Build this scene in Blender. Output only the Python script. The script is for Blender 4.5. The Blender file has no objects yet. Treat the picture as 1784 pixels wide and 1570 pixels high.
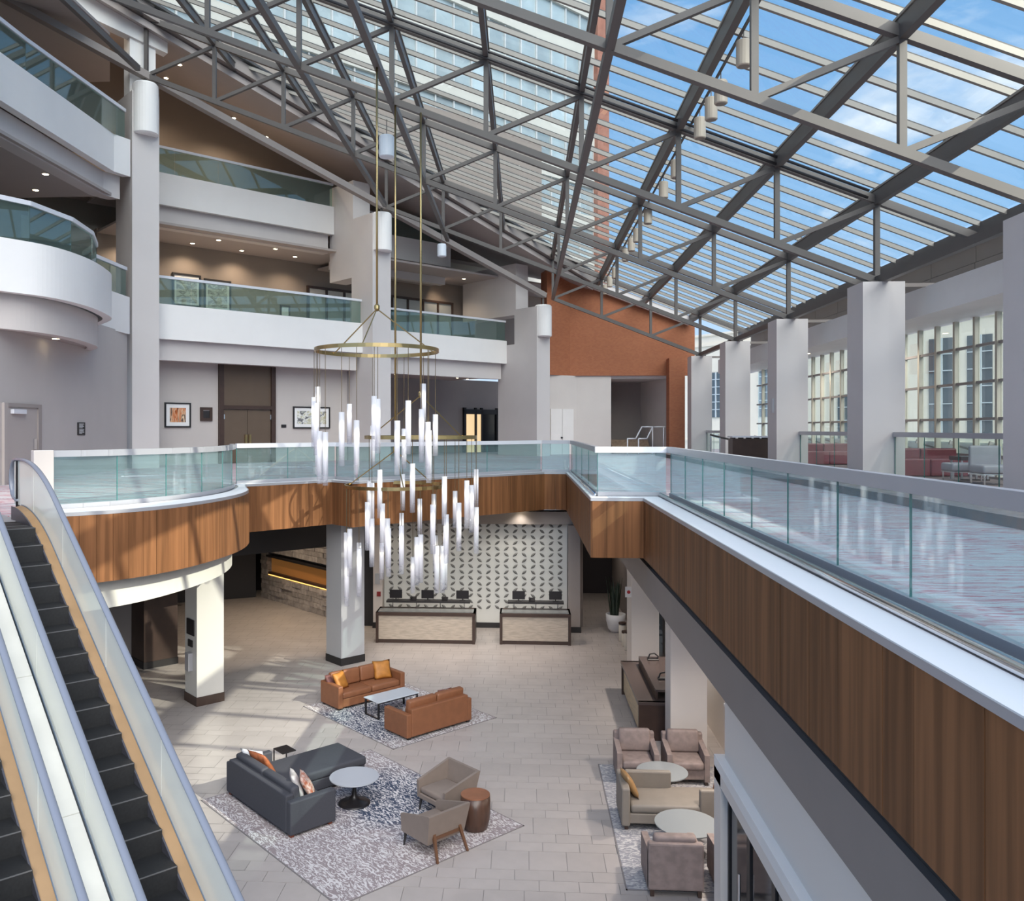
import bpy, bmesh, math, random
from mathutils import Vector, Matrix, geometry
random.seed(7)
R2 = math.sqrt(2.0)
sc = bpy.context.scene
col = sc.collection

# ------------------------------------------------------------------ camera
F_PX, PX, PY, EYE = 1482.0, 815.0, 747.0, 7.0
YAW = math.atan(97.0 / F_PX)
cam_d = bpy.data.cameras.new('camera')
cam = bpy.data.objects.new('camera', cam_d)
col.objects.link(cam)
cam.location = (0, 0, EYE)
cam.rotation_euler = (math.pi / 2, 0, YAW)
cam_d.sensor_width = 36.0
cam_d.sensor_fit = 'HORIZONTAL'
cam_d.lens = F_PX * 36.0 / 1784.0
cam_d.shift_x = (892.0 - PX) / 1784.0
cam_d.shift_y = -(785.0 - PY) / 1784.0
cam_d.clip_start = 0.1
cam_d.clip_end = 600
sc.camera = cam

# ------------------------------------------------------------------ view
sc.view_settings.view_transform = 'Standard'
sc.view_settings.look = 'None'
sc.view_settings.gamma = 1.0
sc.view_settings.use_curve_mapping = False
sc.view_settings.exposure = 0.60
sc.cycles.use_denoising = True
sc.cycles.max_bounces = 10
sc.cycles.diffuse_bounces = 7
sc.cycles.glossy_bounces = 4
sc.cycles.transmission_bounces = 6
sc.cycles.transparent_max_bounces = 24
sc.cycles.sample_clamp_indirect = 6.0
sc.cycles.caustics_reflective = False
sc.cycles.caustics_refractive = False

# ------------------------------------------------------------------ world: blue sky with fair-weather clouds
SKY_STRENGTH = 0.85
world = bpy.data.worlds.new('sky_world')
sc.world = world
world.use_nodes = True
wt = world.node_tree
wt.nodes.clear()
def wn(t, **k):
    n = wt.nodes.new(t)
    for a, b in k.items(): setattr(n, a, b)
    return n
w_out = wn('ShaderNodeOutputWorld'); w_bg = wn('ShaderNodeBackground')
w_tc = wn('ShaderNodeTexCoord'); w_sep = wn('ShaderNodeSeparateXYZ')
wt.links.new(w_tc.outputs['Generated'], w_sep.inputs[0])
w_gr = wn('ShaderNodeValToRGB')
e = w_gr.color_ramp.elements
e[0].position = 0.0; e[0].color = (0.55, 0.68, 0.85, 1)
e[1].position = 0.75; e[1].color = (0.13, 0.30, 0.62, 1)
ee = w_gr.color_ramp.elements.new(0.22); ee.color = (0.28, 0.50, 0.80, 1)
ee = w_gr.color_ramp.elements.new(0.45); ee.color = (0.17, 0.38, 0.70, 1)
wt.links.new(w_sep.outputs['Z'], w_gr.inputs[0])
w_add = wn('ShaderNodeMath', operation='ADD'); w_add.inputs[1].default_value = 0.25
w_abs = wn('ShaderNodeMath', operation='ABSOLUTE')
wt.links.new(w_sep.outputs['Z'], w_abs.inputs[0]); wt.links.new(w_abs.outputs[0], w_add.inputs[0])
w_dx = wn('ShaderNodeMath', operation='DIVIDE'); w_dy = wn('ShaderNodeMath', operation='DIVIDE')
wt.links.new(w_sep.outputs['X'], w_dx.inputs[0]); wt.links.new(w_add.outputs[0], w_dx.inputs[1])
wt.links.new(w_sep.outputs['Y'], w_dy.inputs[0]); wt.links.new(w_add.outputs[0], w_dy.inputs[1])
w_cmb = wn('ShaderNodeCombineXYZ')
wt.links.new(w_dx.outputs[0], w_cmb.inputs[0]); wt.links.new(w_dy.outputs[0], w_cmb.inputs[1])
w_no = wn('ShaderNodeTexNoise'); w_no.inputs['Scale'].default_value = 2.1; w_no.inputs['Detail'].default_value = 7
w_no.inputs['Roughness'].default_value = 0.55; w_no.inputs['Distortion'].default_value = 0.4
wt.links.new(w_cmb.outputs[0], w_no.inputs['Vector'])
w_cr = wn('ShaderNodeValToRGB')
w_cr.color_ramp.elements[0].position = 0.56; w_cr.color_ramp.elements[0].color = (0, 0, 0, 1)
w_cr.color_ramp.elements[1].position = 0.74; w_cr.color_ramp.elements[1].color = (1, 1, 1, 1)
wt.links.new(w_no.outputs['Fac'], w_cr.inputs[0])
w_mix = wn('ShaderNodeMixRGB'); w_mix.inputs[2].default_value = (0.95, 0.96, 0.98, 1)
wt.links.new(w_cr.outputs[0], w_mix.inputs[0]); wt.links.new(w_gr.outputs[0], w_mix.inputs[1])
wt.links.new(w_mix.outputs[0], w_bg.inputs[0]); w_bg.inputs[1].default_value = SKY_STRENGTH
wt.links.new(w_bg.outputs[0], w_out.inputs[0])

# ------------------------------------------------------------------ sun: bright, veiled by thin cloud
sun_d = bpy.data.lights.new('sun', 'SUN')
sun_d.energy = 3.5
sun_d.angle = math.radians(56)
sun_d.color = (1.0, 0.955, 0.89)
sun = bpy.data.objects.new('sun', sun_d); col.objects.link(sun)
SUN_FROM = Vector((0.30, -0.85, 0.72)).normalized()
sun.rotation_euler = (-SUN_FROM).to_track_quat('-Z', 'Y').to_euler()
sun.location = (20, -20, 60)

# ------------------------------------------------------------------ materials
MATS = {}
def mat(name, c, rough=0.6, metal=0.0, noise=0.0, nscale=8.0, bump=0.0, stretch=None, objrand=0.0, spec=0.5, c2=None, emit=None, estr=0.0):
    """principled material, colour varied by object-space noise and per object"""
    if name in MATS: return MATS[name]
    m = bpy.data.materials.new(name); m.use_nodes = True
    nt = m.node_tree; b = nt.nodes['Principled BSDF']
    b.inputs['Base Color'].default_value = (*c, 1)
    b.inputs['Roughness'].default_value = rough
    b.inputs['Metallic'].default_value = metal
    b.inputs['Specular IOR Level'].default_value = spec
    last = None
    if noise > 0 or c2 is not None or bump > 0:
        tc = nt.nodes.new('ShaderNodeTexCoord'); mp = nt.nodes.new('ShaderNodeMapping')
        nt.links.new(tc.outputs['Object'], mp.inputs[0])
        if stretch: mp.inputs['Scale'].default_value = stretch
        no = nt.nodes.new('ShaderNodeTexNoise'); no.inputs['Scale'].default_value = nscale; no.inputs['Detail'].default_value = 4
        nt.links.new(mp.outputs[0], no.inputs['Vector'])
        cc = c2 if c2 is not None else tuple(max(0, x * (1 - noise)) for x in c)
        mx = nt.nodes.new('ShaderNodeMixRGB')
        mx.inputs[1].default_value = (*c, 1); mx.inputs[2].default_value = (*cc, 1)
        rp = nt.nodes.new('ShaderNodeValToRGB'); rp.color_ramp.elements[0].position = 0.38; rp.color_ramp.elements[1].position = 0.62
        nt.links.new(no.outputs['Fac'], rp.inputs[0]); nt.links.new(rp.outputs[0], mx.inputs[0])
        last = mx.outputs[0]
        if bump > 0:
            bp = nt.nodes.new('ShaderNodeBump'); bp.inputs['Strength'].default_value = bump; bp.inputs['Distance'].default_value = 0.02
            nt.links.new(no.outputs['Fac'], bp.inputs['Height']); nt.links.new(bp.outputs[0], b.inputs['Normal'])
    if objrand > 0:
        oi = nt.nodes.new('ShaderNodeObjectInfo'); mr = nt.nodes.new('ShaderNodeMapRange')
        mr.inputs['To Min'].default_value = 1 - objrand; mr.inputs['To Max'].default_value = 1 + objrand
        nt.links.new(oi.outputs['Random'], mr.inputs['Value'])
        hs = nt.nodes.new('ShaderNodeHueSaturation'); hs.inputs['Color'].default_value = (*c, 1)
        nt.links.new(mr.outputs[0], hs.inputs['Value'])
        if last: nt.links.new(last, hs.inputs['Color'])
        last = hs.outputs[0]
    if last: nt.links.new(last, b.inputs['Base Color'])
    if emit:
        b.inputs['Emission Color'].default_value = (*emit, 1); b.inputs['Emission Strength'].default_value = estr
    MATS[name] = m
    return m

def glass_mat(name, tint, refl=0.10, edge=0.6, diffuse=0.0, dcol=(0.8, 0.9, 0.9), rough=0.0):
    """thin pane: see-through tint, mirror reflection growing at grazing angles, optional milky share"""
    m = bpy.data.materials.new(name); m.use_nodes = True
    nt = m.node_tree; nt.nodes.clear()
    o = nt.nodes.new('ShaderNodeOutputMaterial')
    tr = nt.nodes.new('ShaderNodeBsdfTransparent'); tr.inputs[0].default_value = (*tint, 1)
    gl = nt.nodes.new('ShaderNodeBsdfGlossy'); gl.inputs['Roughness'].default_value = rough
    gl.inputs['Color'].default_value = (1, 1, 1, 1)
    lw = nt.nodes.new('ShaderNodeLayerWeight'); lw.inputs[0].default_value = 0.35
    mr = nt.nodes.new('ShaderNodeMapRange')
    mr.inputs['To Min'].default_value = refl; mr.inputs['To Max'].default_value = edge
    pw = nt.nodes.new('ShaderNodeMath'); pw.operation = 'POWER'; pw.inputs[1].default_value = 2.5
    nt.links.new(lw.outputs['Facing'], pw.inputs[0]); nt.links.new(pw.outputs[0], mr.inputs['Value'])
    mx = nt.nodes.new('ShaderNodeMixShader')
    nt.links.new(mr.outputs[0], mx.inputs[0])
    src = tr.outputs[0]
    if diffuse > 0:
        df = nt.nodes.new('ShaderNodeBsdfDiffuse'); df.inputs[0].default_value = (*dcol, 1)
        m2 = nt.nodes.new('ShaderNodeMixShader'); m2.inputs[0].default_value = diffuse
        nt.links.new(tr.outputs[0], m2.inputs[1]); nt.links.new(df.outputs[0], m2.inputs[2]); src = m2.outputs[0]
    nt.links.new(src, mx.inputs[1]); nt.links.new(gl.outputs[0], mx.inputs[2])
    nt.links.new(mx.outputs[0], o.inputs[0])
    MATS[name] = m
    return m

WHITE = mat('white_paint', (0.76, 0.73, 0.71), 0.55, noise=0.03, nscale=1.5)
FASCIA = mat('white_fascia', (0.84, 0.82, 0.80), 0.5, noise=0.02, nscale=1.2)
OFFW = mat('warm_white_paint', (0.62, 0.57, 0.54), 0.6, noise=0.03, nscale=1.2)
GREIGE = mat('greige_paint', (0.52, 0.475, 0.45), 0.65, noise=0.03, nscale=1.0)
COLUMN = mat('column_paint', (0.62, 0.58, 0.565), 0.5, noise=0.03, nscale=0.8)
TAUPE = mat('taupe_paint', (0.265, 0.225, 0.207), 0.6, noise=0.04, nscale=1.2)
MIDTAUPE = mat('mid_taupe_paint', (0.32, 0.28, 0.262), 0.6, noise=0.04, nscale=1.2)
BROWNW = mat('brown_wall', (0.27, 0.22, 0.185), 0.6, noise=0.05, nscale=0.8)
SOFFIT = mat('soffit_panel', (0.42, 0.37, 0.35), 0.6, noise=0.03, nscale=1.0)
DARK = mat('near_black', (0.018, 0.016, 0.017), 0.5)
DKBROWN = mat('dark_brown', (0.055, 0.031, 0.023), 0.45, noise=0.2, nscale=3)
STEEL = mat('painted_steel', (0.105, 0.094, 0.088), 0.45, noise=0.06, nscale=2)
STEELD = mat('painted_steel_bar', (0.27, 0.25, 0.22), 0.4, noise=0.08, nscale=1.5)
STEELB = mat('beam_paint_beige', (0.27, 0.235, 0.215), 0.5, noise=0.05, nscale=1.5)
PIPE = mat('black_pipe', (0.03, 0.028, 0.03), 0.4)
ALU = mat('brushed_rail', (0.43, 0.43, 0.46), 0.35, 0.35)
ALUW = mat('white_rail', (0.72, 0.73, 0.77), 0.35, 0.1)
CHROME = mat('chrome', (0.75, 0.75, 0.77), 0.14, 1.0)
BRASS = mat('brass', (0.46, 0.34, 0.16), 0.28, 1.0)
GOLD = mat('bronze_deck', (0.44, 0.28, 0.145), 0.32, 0.30, noise=0.12, nscale=2)
BLACKM = mat('black_metal', (0.02, 0.018, 0.02), 0.3, 0.3)
RUBBER = mat('handrail_rubber', (0.20, 0.22, 0.27), 0.22)
RUBBERD = mat('handrail_black', (0.02, 0.02, 0.025), 0.3)
STEPM = mat('step_dark', (0.013, 0.0135, 0.015), 0.6, noise=0.3, nscale=30)
STEPE = mat('step_edge', (0.11, 0.11, 0.115), 0.4)
MWHITE = mat('lit_lens', (1, 0.9, 0.7), 0.4, emit=(1.0, 0.84, 0.55), estr=9)
ROOFG = glass_mat('roof_glass', (0.95, 0.98, 0.98), 0.03, 0.22)
RAILG = glass_mat('balustrade_glass', (0.74, 0.87, 0.87), 0.08, 0.50, 0.07, (0.66, 0.82, 0.84))
UPG = glass_mat('balcony_glass', (0.62, 0.74, 0.71), 0.07, 0.40, 0.08, (0.5, 0.66, 0.63))
WALKG = glass_mat('walkway_glass', (0.82, 0.93, 0.94), 0.05, 0.28, 0.15, (0.66, 0.80, 0.86))
ESCG = glass_mat('escalator_glass', (0.86, 0.90, 0.87), 0.06, 0.45, 0.55, (0.97, 0.97, 0.93))  # white milky share stands in for bright reflections on the panels
GUARDG = glass_mat('guard_glass', (0.90, 0.95, 0.94), 0.04, 0.3)
WING = glass_mat('window_glass', (0.92, 0.96, 0.95), 0.05, 0.4)
GEDGE = mat('glass_edge_green', (0.03, 0.22, 0.19), 0.2)

# ------------------------------------------------------------------ mesh helpers
def BM(): return bmesh.new()
def hexa(bm, pts):
    v = [bm.verts.new(p) for p in pts]
    for f in ((3, 2, 1, 0), (4, 5, 6, 7), (0, 1, 5, 4), (1, 2, 6, 5), (2, 3, 7, 6), (3, 0, 4, 7)):
        bm.faces.new([v[i] for i in f])
    return bm
def box(bm, x0, x1, y0, y1, z0, z1):
    return hexa(bm, [(x0, y0, z0), (x1, y0, z0), (x1, y1, z0), (x0, y1, z0), (x0, y0, z1), (x1, y0, z1), (x1, y1, z1), (x0, y1, z1)])
def rbox(bm, x0, x1, y0, y1, z0, z1, r=0.03, seg=2):
    b2 = bmesh.new(); box(b2, x0, x1, y0, y1, z0, z1)
    bmesh.ops.bevel(b2, geom=b2.edges[:], offset=min(r, (x1-x0)*.48, (y1-y0)*.48, (z1-z0)*.48), segments=seg, affect='EDGES', profile=0.5)
    me = bpy.data.meshes.new('t'); b2.to_mesh(me); b2.free(); bm.from_mesh(me); bpy.data.meshes.remove(me)
    return bm
def bar(bm, p, q, w, h, up=(0, 0, 1)):
    """rectangular bar from p to q, w across, h in the up direction"""
    p = Vector(p); q = Vector(q); d = (q - p).normalized()
    s = d.cross(Vector(up))
    if s.length < 1e-4: s = Vector((1, 0, 0))
    s.normalize(); u = s.cross(d).normalized()
    a = s * (w / 2); b = u * (h / 2)
    return hexa(bm, [p - a - b, p + a - b, q + a - b, q - a - b, p - a + b, p + a + b, q + a + b, q - a + b])
def tube(bm, p, q, r, n=10, r2=None, cap=True):
    p = Vector(p); q = Vector(q); d = (q - p).normalized()
    s = d.cross(Vector((0, 0, 1)))
    if s.length < 1e-4: s = Vector((1, 0, 0))
    s.normalize(); u = s.cross(d)
    r2 = r if r2 is None else r2
    A = [bm.verts.new(p + (s * math.cos(2*math.pi*i/n) + u * math.sin(2*math.pi*i/n)) * r) for i in range(n)]
    B = [bm.verts.new(q + (s * math.cos(2*math.pi*i/n) + u * math.sin(2*math.pi*i/n)) * r2) for i in range(n)]
    for i in range(n):
        bm.faces.new([A[i], A[(i+1) % n], B[(i+1) % n], B[i]])
    if cap:
        bm.faces.new(A[::-1]); bm.faces.new(B)
    return bm
def lathe(bm, prof, n=24, c=(0, 0)):
    rings = []
    for r, z in prof:
        rings.append([bm.verts.new((c[0] + r*math.cos(2*math.pi*i/n), c[1] + r*math.sin(2*math.pi*i/n), z)) for i in range(n)])
    for a, b in zip(rings, rings[1:]):
        for i in range(n): bm.faces.new([a[i], a[(i+1) % n], b[(i+1) % n], b[i]])
    bm.faces.new(rings[0][::-1]); bm.faces.new(rings[-1])
    return bm
def prism(bm, poly, z0, z1):
    """solid from a plan polygon (may be concave)"""
    n = len(poly)
    A = [bm.verts.new((p[0], p[1], z0)) for p in poly]; B = [bm.verts.new((p[0], p[1], z1)) for p in poly]
    for t in geometry.tessellate_polygon([[Vector((p[0], p[1], 0)) for p in poly]]):
        bm.faces.new([B[i] for i in t]); bm.faces.new([A[i] for i in reversed(t)])
    for i in range(n): bm.faces.new([A[i], A[(i+1) % n], B[(i+1) % n], B[i]])
    return bm
def strip(bm, a, b, z0, z1):
    """solid strip between two plan polylines of equal length"""
    for i in range(len(a) - 1):
        q = [a[i], a[i+1], b[i+1], b[i]]
        hexa(bm, [(p[0], p[1], z0) for p in q] + [(p[0], p[1], z1) for p in q])
    return bm
def chain(bm, pts, r, n=6):
    for a, b in zip(pts, pts[1:]): tube(bm, a, b, r, n)
    return bm

def thing(name, label, cat, loc=(0, 0, 0), rz=0.0, group=None, kind=None):
    o = bpy.data.objects.new(name, None); col.objects.link(o)
    o.empty_display_size = 0.2
    o.location = loc; o.rotation_euler = (0, 0, rz)
    o['label'] = label; o['category'] = cat
    if group: o['group'] = group
    if kind: o['kind'] = kind
    return o
def inv_of(p):
    return (Matrix.Translation(p.location) @ Matrix.Rotation(p.rotation_euler[2], 4, 'Z')).inverted()
def finish(bm, name, smooth=False):
    bmesh.ops.recalc_face_normals(bm, faces=bm.faces[:])
    me = bpy.data.meshes.new(name); bm.to_mesh(me); bm.free()
    if smooth:
        for p in me.polygons: p.use_smooth = True
    return me
def part(name, bm, m, parent, smooth=False, world=True, label=None, root=None):
    """a part of a thing; bm is in world space when world, else in the thing's own frame"""
    if world: bm.transform(inv_of(root or parent))
    o = bpy.data.objects.new(name, finish(bm, name, smooth)); o.data.materials.append(m)
    col.objects.link(o); o.parent = parent
    if label: o['label'] = label
    return o
def solo(name, bm, m, label, cat, group=None, kind=None, smooth=False, base=None):
    """a thing that is a single mesh; origin moved to base"""
    if base is None:
        xs = [v.co for v in bm.verts]
        base = (sum(v.x for v in xs)/len(xs), sum(v.y for v in xs)/len(xs), min(v.z for v in xs))
    bm.transform(Matrix.Translation(base).inverted())
    o = bpy.data.objects.new(name, finish(bm, name, smooth)); o.data.materials.append(m)
    o.location = base; col.objects.link(o)
    o['label'] = label; o['category'] = cat
    if group: o['group'] = group
    if kind: o['kind'] = kind
    return o
def share(name, me, parent, loc, rz=0.0, rot=None, scale=None):
    o = bpy.data.objects.new(name, me); col.objects.link(o); o.parent = parent
    o.location = loc; o.rotation_euler = rot if rot else (0, 0, rz)
    if scale: o.scale = scale
    return o
def smooth_path(pts, n=5):
    """Catmull-Rom through plan points"""
    P = [Vector((p[0], p[1])) for p in pts]; out = []
    for i in range(len(P) - 1):
        p0 = P[max(i-1, 0)]; p1 = P[i]; p2 = P[i+1]; p3 = P[min(i+2, len(P)-1)]
        for k in range(n):
            t = k / n
            out.append(0.5*((2*p1) + (p2-p0)*t + (2*p0-5*p1+4*p2-p3)*t*t + (-p0+3*p1-3*p2+p3)*t**3))
    out.append(P[-1])
    return [(p.x, p.y) for p in out]
def resample(pts, n):
    """n+1 points evenly along a plan polyline"""
    L = [0]
    for a, b in zip(pts, pts[1:]): L.append(L[-1] + math.dist(a, b))
    out = []
    for k in range(n + 1):
        s = L[-1]*k/n; i = 0
        while i < len(L) - 2 and L[i+1] < s: i += 1
        t = (s - L[i]) / max(1e-6, L[i+1] - L[i])
        out.append((pts[i][0] + (pts[i+1][0]-pts[i][0])*t, pts[i][1] + (pts[i+1][1]-pts[i][1])*t))
    return out
def fac(s, t, z=0.0):
    """facade frame: s along the balcony front from the first pier, t out towards the atrium"""
    return (-13.93 + (s + t)/R2, 30.6 + (s - t)/R2, z)
def fbox(bm, s0, s1, t0, t1, z0, z1):
    q = [fac(s0, t1), fac(s1, t1), fac(s1, t0), fac(s0, t0)]
    return hexa(bm, [(p[0], p[1], z0) for p in q] + [(p[0], p[1], z1) for p in q])
Z2 = 5.54      # mezzanine floor
ZP = 5.70      # lounge platform
def zroof_b(x): return 10.9 + 0.394*(9.31 - x)      # truss bottom chord
def zroof_t(x): return zroof_b(x) + 2.13            # truss top chord
NX = [9.31 - 2.582*k for k in range(-1, 10)]        # node lines, first is the outer eave
# ================================================================== LOWER FLOOR
TILE = mat('floor_tile', (0.43, 0.388, 0.368), 0.32, noise=0.10, nscale=1.6, objrand=0.05, stretch=(1, 1, 1))
GROUT = mat('grout', (0.26, 0.245, 0.235), 0.8)
floor = thing('floor', 'grey beige staggered porcelain tile floor of the lower lobby', 'floor', (0, 0, 0), kind='structure')
part('slab', box(BM(), -40, 20, -8, 48, -0.3, -0.012), GROUT, floor)
tiles = []
y = -6.0; r = 0
rows = []
while y < 37:
    h = (0.61, 0.305, 0.305)[r % 3]
    rows.append((y, h, (r * 0.23) % 0.61)); y += h; r += 1
for (y, h, off) in rows:
    x = -14 + off
    while x < 4.4:
        tiles.append((x, y, h)); x += 0.61
def vis_key(t):
    X, Y = t[0] + .3, t[1]
    d = Y*math.cos(YAW) - X*math.sin(YAW)
    if d < 3: return 1e6
    u = PX + F_PX*(X*math.cos(YAW) + Y*math.sin(YAW))/d; v = PY + F_PX*EYE/d
    if u < 330 or u > 1240 or v > 1585 or v < 1000: return 1e5 + d
    if u < 330 + (v - 1250)*0.30: return 1e5 + d
    return d
tiles.sort(key=vis_key)
tile_me = {}
for h in (0.61, 0.305):
    b = BM(); box(b, 0.004, 0.606, 0.004, h - 0.004, -0.012, 0.0)
    me = finish(b, 'tile'); me.materials.append(TILE); tile_me[h] = me
for t in tiles[:300]:
    share('tile', tile_me[t[2]], floor, (t[0], t[1], random.uniform(-0.0006, 0.0006)))
b = BM()
for t in tiles[300:]:
    v = [b.verts.new(p) for p in ((t[0]+.004, t[1]+.004, 0), (t[0]+.606, t[1]+.004, 0), (t[0]+.606, t[1]+t[2]-.004, 0), (t[0]+.004, t[1]+t[2]-.004, 0))]
    b.faces.new(v)
o = part('tile_field', b, TILE, floor); o['kind'] = 'stuff'

# ================================================================== MEZZANINE
lobe_e = smooth_path([(-7.35, 22.1), (-6.99, 21.07), (-6.62, 20.1), (-6.42, 19.0), (-6.42, 17.93), (-6.6, 16.7), (-6.98, 15.6), (-7.6, 14.75), (-8.3, 14.2)], 5)
lobe_g = smooth_path([(-7.85, 22.3), (-7.42, 21.4), (-7.14, 20.2), (-7.05, 19.25), (-7.14, 17.95), (-7.52, 16.85), (-8.05, 15.75), (-8.62, 15.08)], 6)
EDGE = [(2.57, -6), (2.57, 18.28), (1.46, 18.28), (1.46, 28.95), (0.70, 29.0), (-4.75, 23.45), (-5.5, 24.2)] + lobe_e
slab_poly = [(3.3, -6), (3.3, 19.1), (1.70, 19.1), (1.70, 29.42), (0.52, 29.47), (-4.75, 24.05), (-5.5, 24.8)] + [(x - .1, y) for x, y in lobe_g] + [(-8.75, 14.6), (-8.45, 13.9), (-10.75, 11.6), (-30, 11.6), (-30, 62), (14, 62), (14, -6)]
CARPET = None
def carpet_mat():
    m = bpy.data.materials.new('stripe_carpet'); m.use_nodes = True; nt = m.node_tree; b = nt.nodes['Principled BSDF']
    tc = nt.nodes.new('ShaderNodeTexCoord'); mp = nt.nodes.new('ShaderNodeMapping'); mp.inputs['Scale'].default_value = (0.35, 3.2, 1)
    nt.links.new(tc.outputs['Object'], mp.inputs[0])
    no = nt.nodes.new('ShaderNodeTexNoise'); no.inputs['Scale'].default_value = 2.2; no.inputs['Detail'].default_value = 3; no.inputs['Distortion'].default_value = 0.5
    nt.links.new(mp.outputs[0], no.inputs['Vector'])
    rp = nt.nodes.new('ShaderNodeValToRGB'); cr = rp.color_ramp
    cr.elements[0].position = 0.40; cr.elements[0].color = (0.46, 0.44, 0.45, 1)
    cr.elements[1].position = 0.62; cr.elements[1].color = (0.44, 0.42, 0.43, 1)
    for p, c in ((0.46, (0.50, 0.49, 0.51)), (0.49, (0.40, 0.05, 0.08)), (0.52, (0.50, 0.48, 0.50)), (0.56, (0.36, 0.08, 0.10)), (0.585, (0.5, 0.48, 0.5))):
        q = cr.elements.new(p); q.color = (*c, 1)
    nt.links.new(no.outputs['Fac'], rp.inputs[0]); nt.links.new(rp.outputs[0], b.inputs['Base Color'])
    b.inputs['Roughness'].default_value = 0.9
    return m
CARPET = carpet_mat()
solo('floor_mezzanine', prism(BM(), slab_poly, Z2 - 0.06, Z2), CARPET, 'grey carpet with wavy red stripes on the upper walkway', 'floor', kind='structure', base=(0, 0, Z2 - .06))
inner = [(3.4, -6), (3.4, 19.2), (1.95, 19.2), (1.95, 29.7), (0.45, 29.6), (-4.75, 24.2), (-5.5, 24.9)] + [(x - .75, y) for x, y in lobe_e] + [(-9.3, 14.3), (-11.2, 12.3), (-30, 12.3), (-30, 62), (14, 62), (14, -6)]
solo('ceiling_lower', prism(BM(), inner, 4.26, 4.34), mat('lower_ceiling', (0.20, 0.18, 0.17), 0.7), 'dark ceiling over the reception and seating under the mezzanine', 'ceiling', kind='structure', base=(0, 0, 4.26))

# wood-clad edge: every board its own part
WOOD = mat('walnut_board', (0.228, 0.100, 0.043), 0.55, noise=0.38, nscale=1.0, stretch=(9, 9, 0.35), objrand=0.16, spec=0.15)
trim = thing('trim_1', 'walnut veneer boards cladding the edge of the mezzanine', 'trim', (0, 0, 4.25), kind='structure')
part('backing', strip(BM(), EDGE, [(x, y) for x, y in ([(2.75, -6), (2.75, 18.46), (1.64, 18.46), (1.64, 29.1), (0.62, 29.2), (-4.75, 23.7), (-5.5, 24.45)] + [(x - .2, y) for x, y in lobe_e])], 4.28, 5.47), DKBROWN, trim)
def boards(a, b, n):
    d = Vector((b[0]-a[0], b[1]-a[1], 0)); L = d.length; d.normalize(); nrm = Vector((-d.y, d.x, 0))   # to the left = into the void
    cuts = [0]
    for i in range(n): cuts.append(cuts[-1] + random.uniform(0.75, 1.25))
    cuts = [c * L / cuts[-1] for c in cuts]
    for c0, c1 in zip(cuts, cuts[1:]):
        p = Vector((a[0], a[1], 0)) + d*(c0 + .002); q = Vector((a[0], a[1], 0)) + d*(c1 - .002)
        pr = nrm*random.uniform(0.022, 0.028); bk = nrm*(-0.02)
        pts = [p+pr, q+pr, q+bk, p+bk]
        part('board', hexa(BM(), [(v.x, v.y, 4.25) for v in pts] + [(v.x, v.y, 5.46) for v in pts]), WOOD, trim)
for a, b in zip(EDGE[:7], EDGE[1:8]):
    boards(a, b, max(1, round(math.dist(a, b) / 0.42)))
le = resample(lobe_e, 30)
for a, b in zip(le, le[1:]): boards(a, b, 1)
# white ledge and metal shoe along the glass
GL = [(3.2, -2.57), (3.2, 19.0), (1.64, 19.0), (1.64, 29.35), (0.58, 29.4), (-4.75, 23.95), (-5.5, 24.7)] + lobe_g
def ledge_path(n=36):
    E = [(2.545, -6), (2.545, 18.26), (1.435, 18.26), (1.435, 28.95), (0.70, 28.97), (-4.75, 23.41), (-5.5, 24.16)] + resample(lobe_e, n)
    G = [(2.93, -6), (2.93, 18.80), (1.56, 18.80), (1.56, 29.22), (0.62, 29.26), (-4.75, 23.80), (-5.5, 24.55)] + resample([(x + .12, y) for x, y in lobe_g], n)
    return E, G
LE, LG = ledge_path()
LEDGE = mat('ledge_white', (0.86, 0.86, 0.89), 0.35)
t2 = thing('trim_2', 'white ledge running along the foot of the mezzanine glass', 'trim', (0, 0, 5.46), kind='structure')
part('ledge', strip(BM(), LE, LG, 5.462, 5.52), LEDGE, t2)
lip = BM()
for a, b in zip(LE, LE[1:]): bar(lip, (a[0], a[1], 5.495), (b[0], b[1], 5.495), 0.02, 0.065)
part('metal_lip', lip, ALU, t2)
part('gutter', strip(BM(), LG, [(3.4, -6), (3.4, 19.15), (1.72, 19.15), (1.72, 29.45), (0.5, 29.5), (-4.75, 24.1), (-5.5, 24.85)] + resample([(x - .15, y) for x, y in lobe_g], 36), 5.44, 5.50), ALU, t2)
sh = BM(); tube(sh, (2.99, -6, 5.545), (2.99, 18.86, 5.545), 0.055, 12); part('light_tube', sh, CHROME, t2, smooth=True)
sh = BM(); tube(sh, (1.575, 18.9, 5.54), (1.575, 29.2, 5.54), 0.035, 10); part('light_tube', sh, CHROME, t2, smooth=True)
# drum under the round lobe
dr_o = [(x - .40, y) for x, y in lobe_e]; dr_i = [(x - .75, y) for x, y in lobe_e]
solo('trim_3', strip(BM(), dr_o, dr_i, 3.70, 4.26), mat('cream_paint', (0.66, 0.64, 0.58), 0.45), 'curved cream band beneath the rounded wooden balcony', 'trim', kind='structure', base=(-7.2, 18, 3.7))

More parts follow.
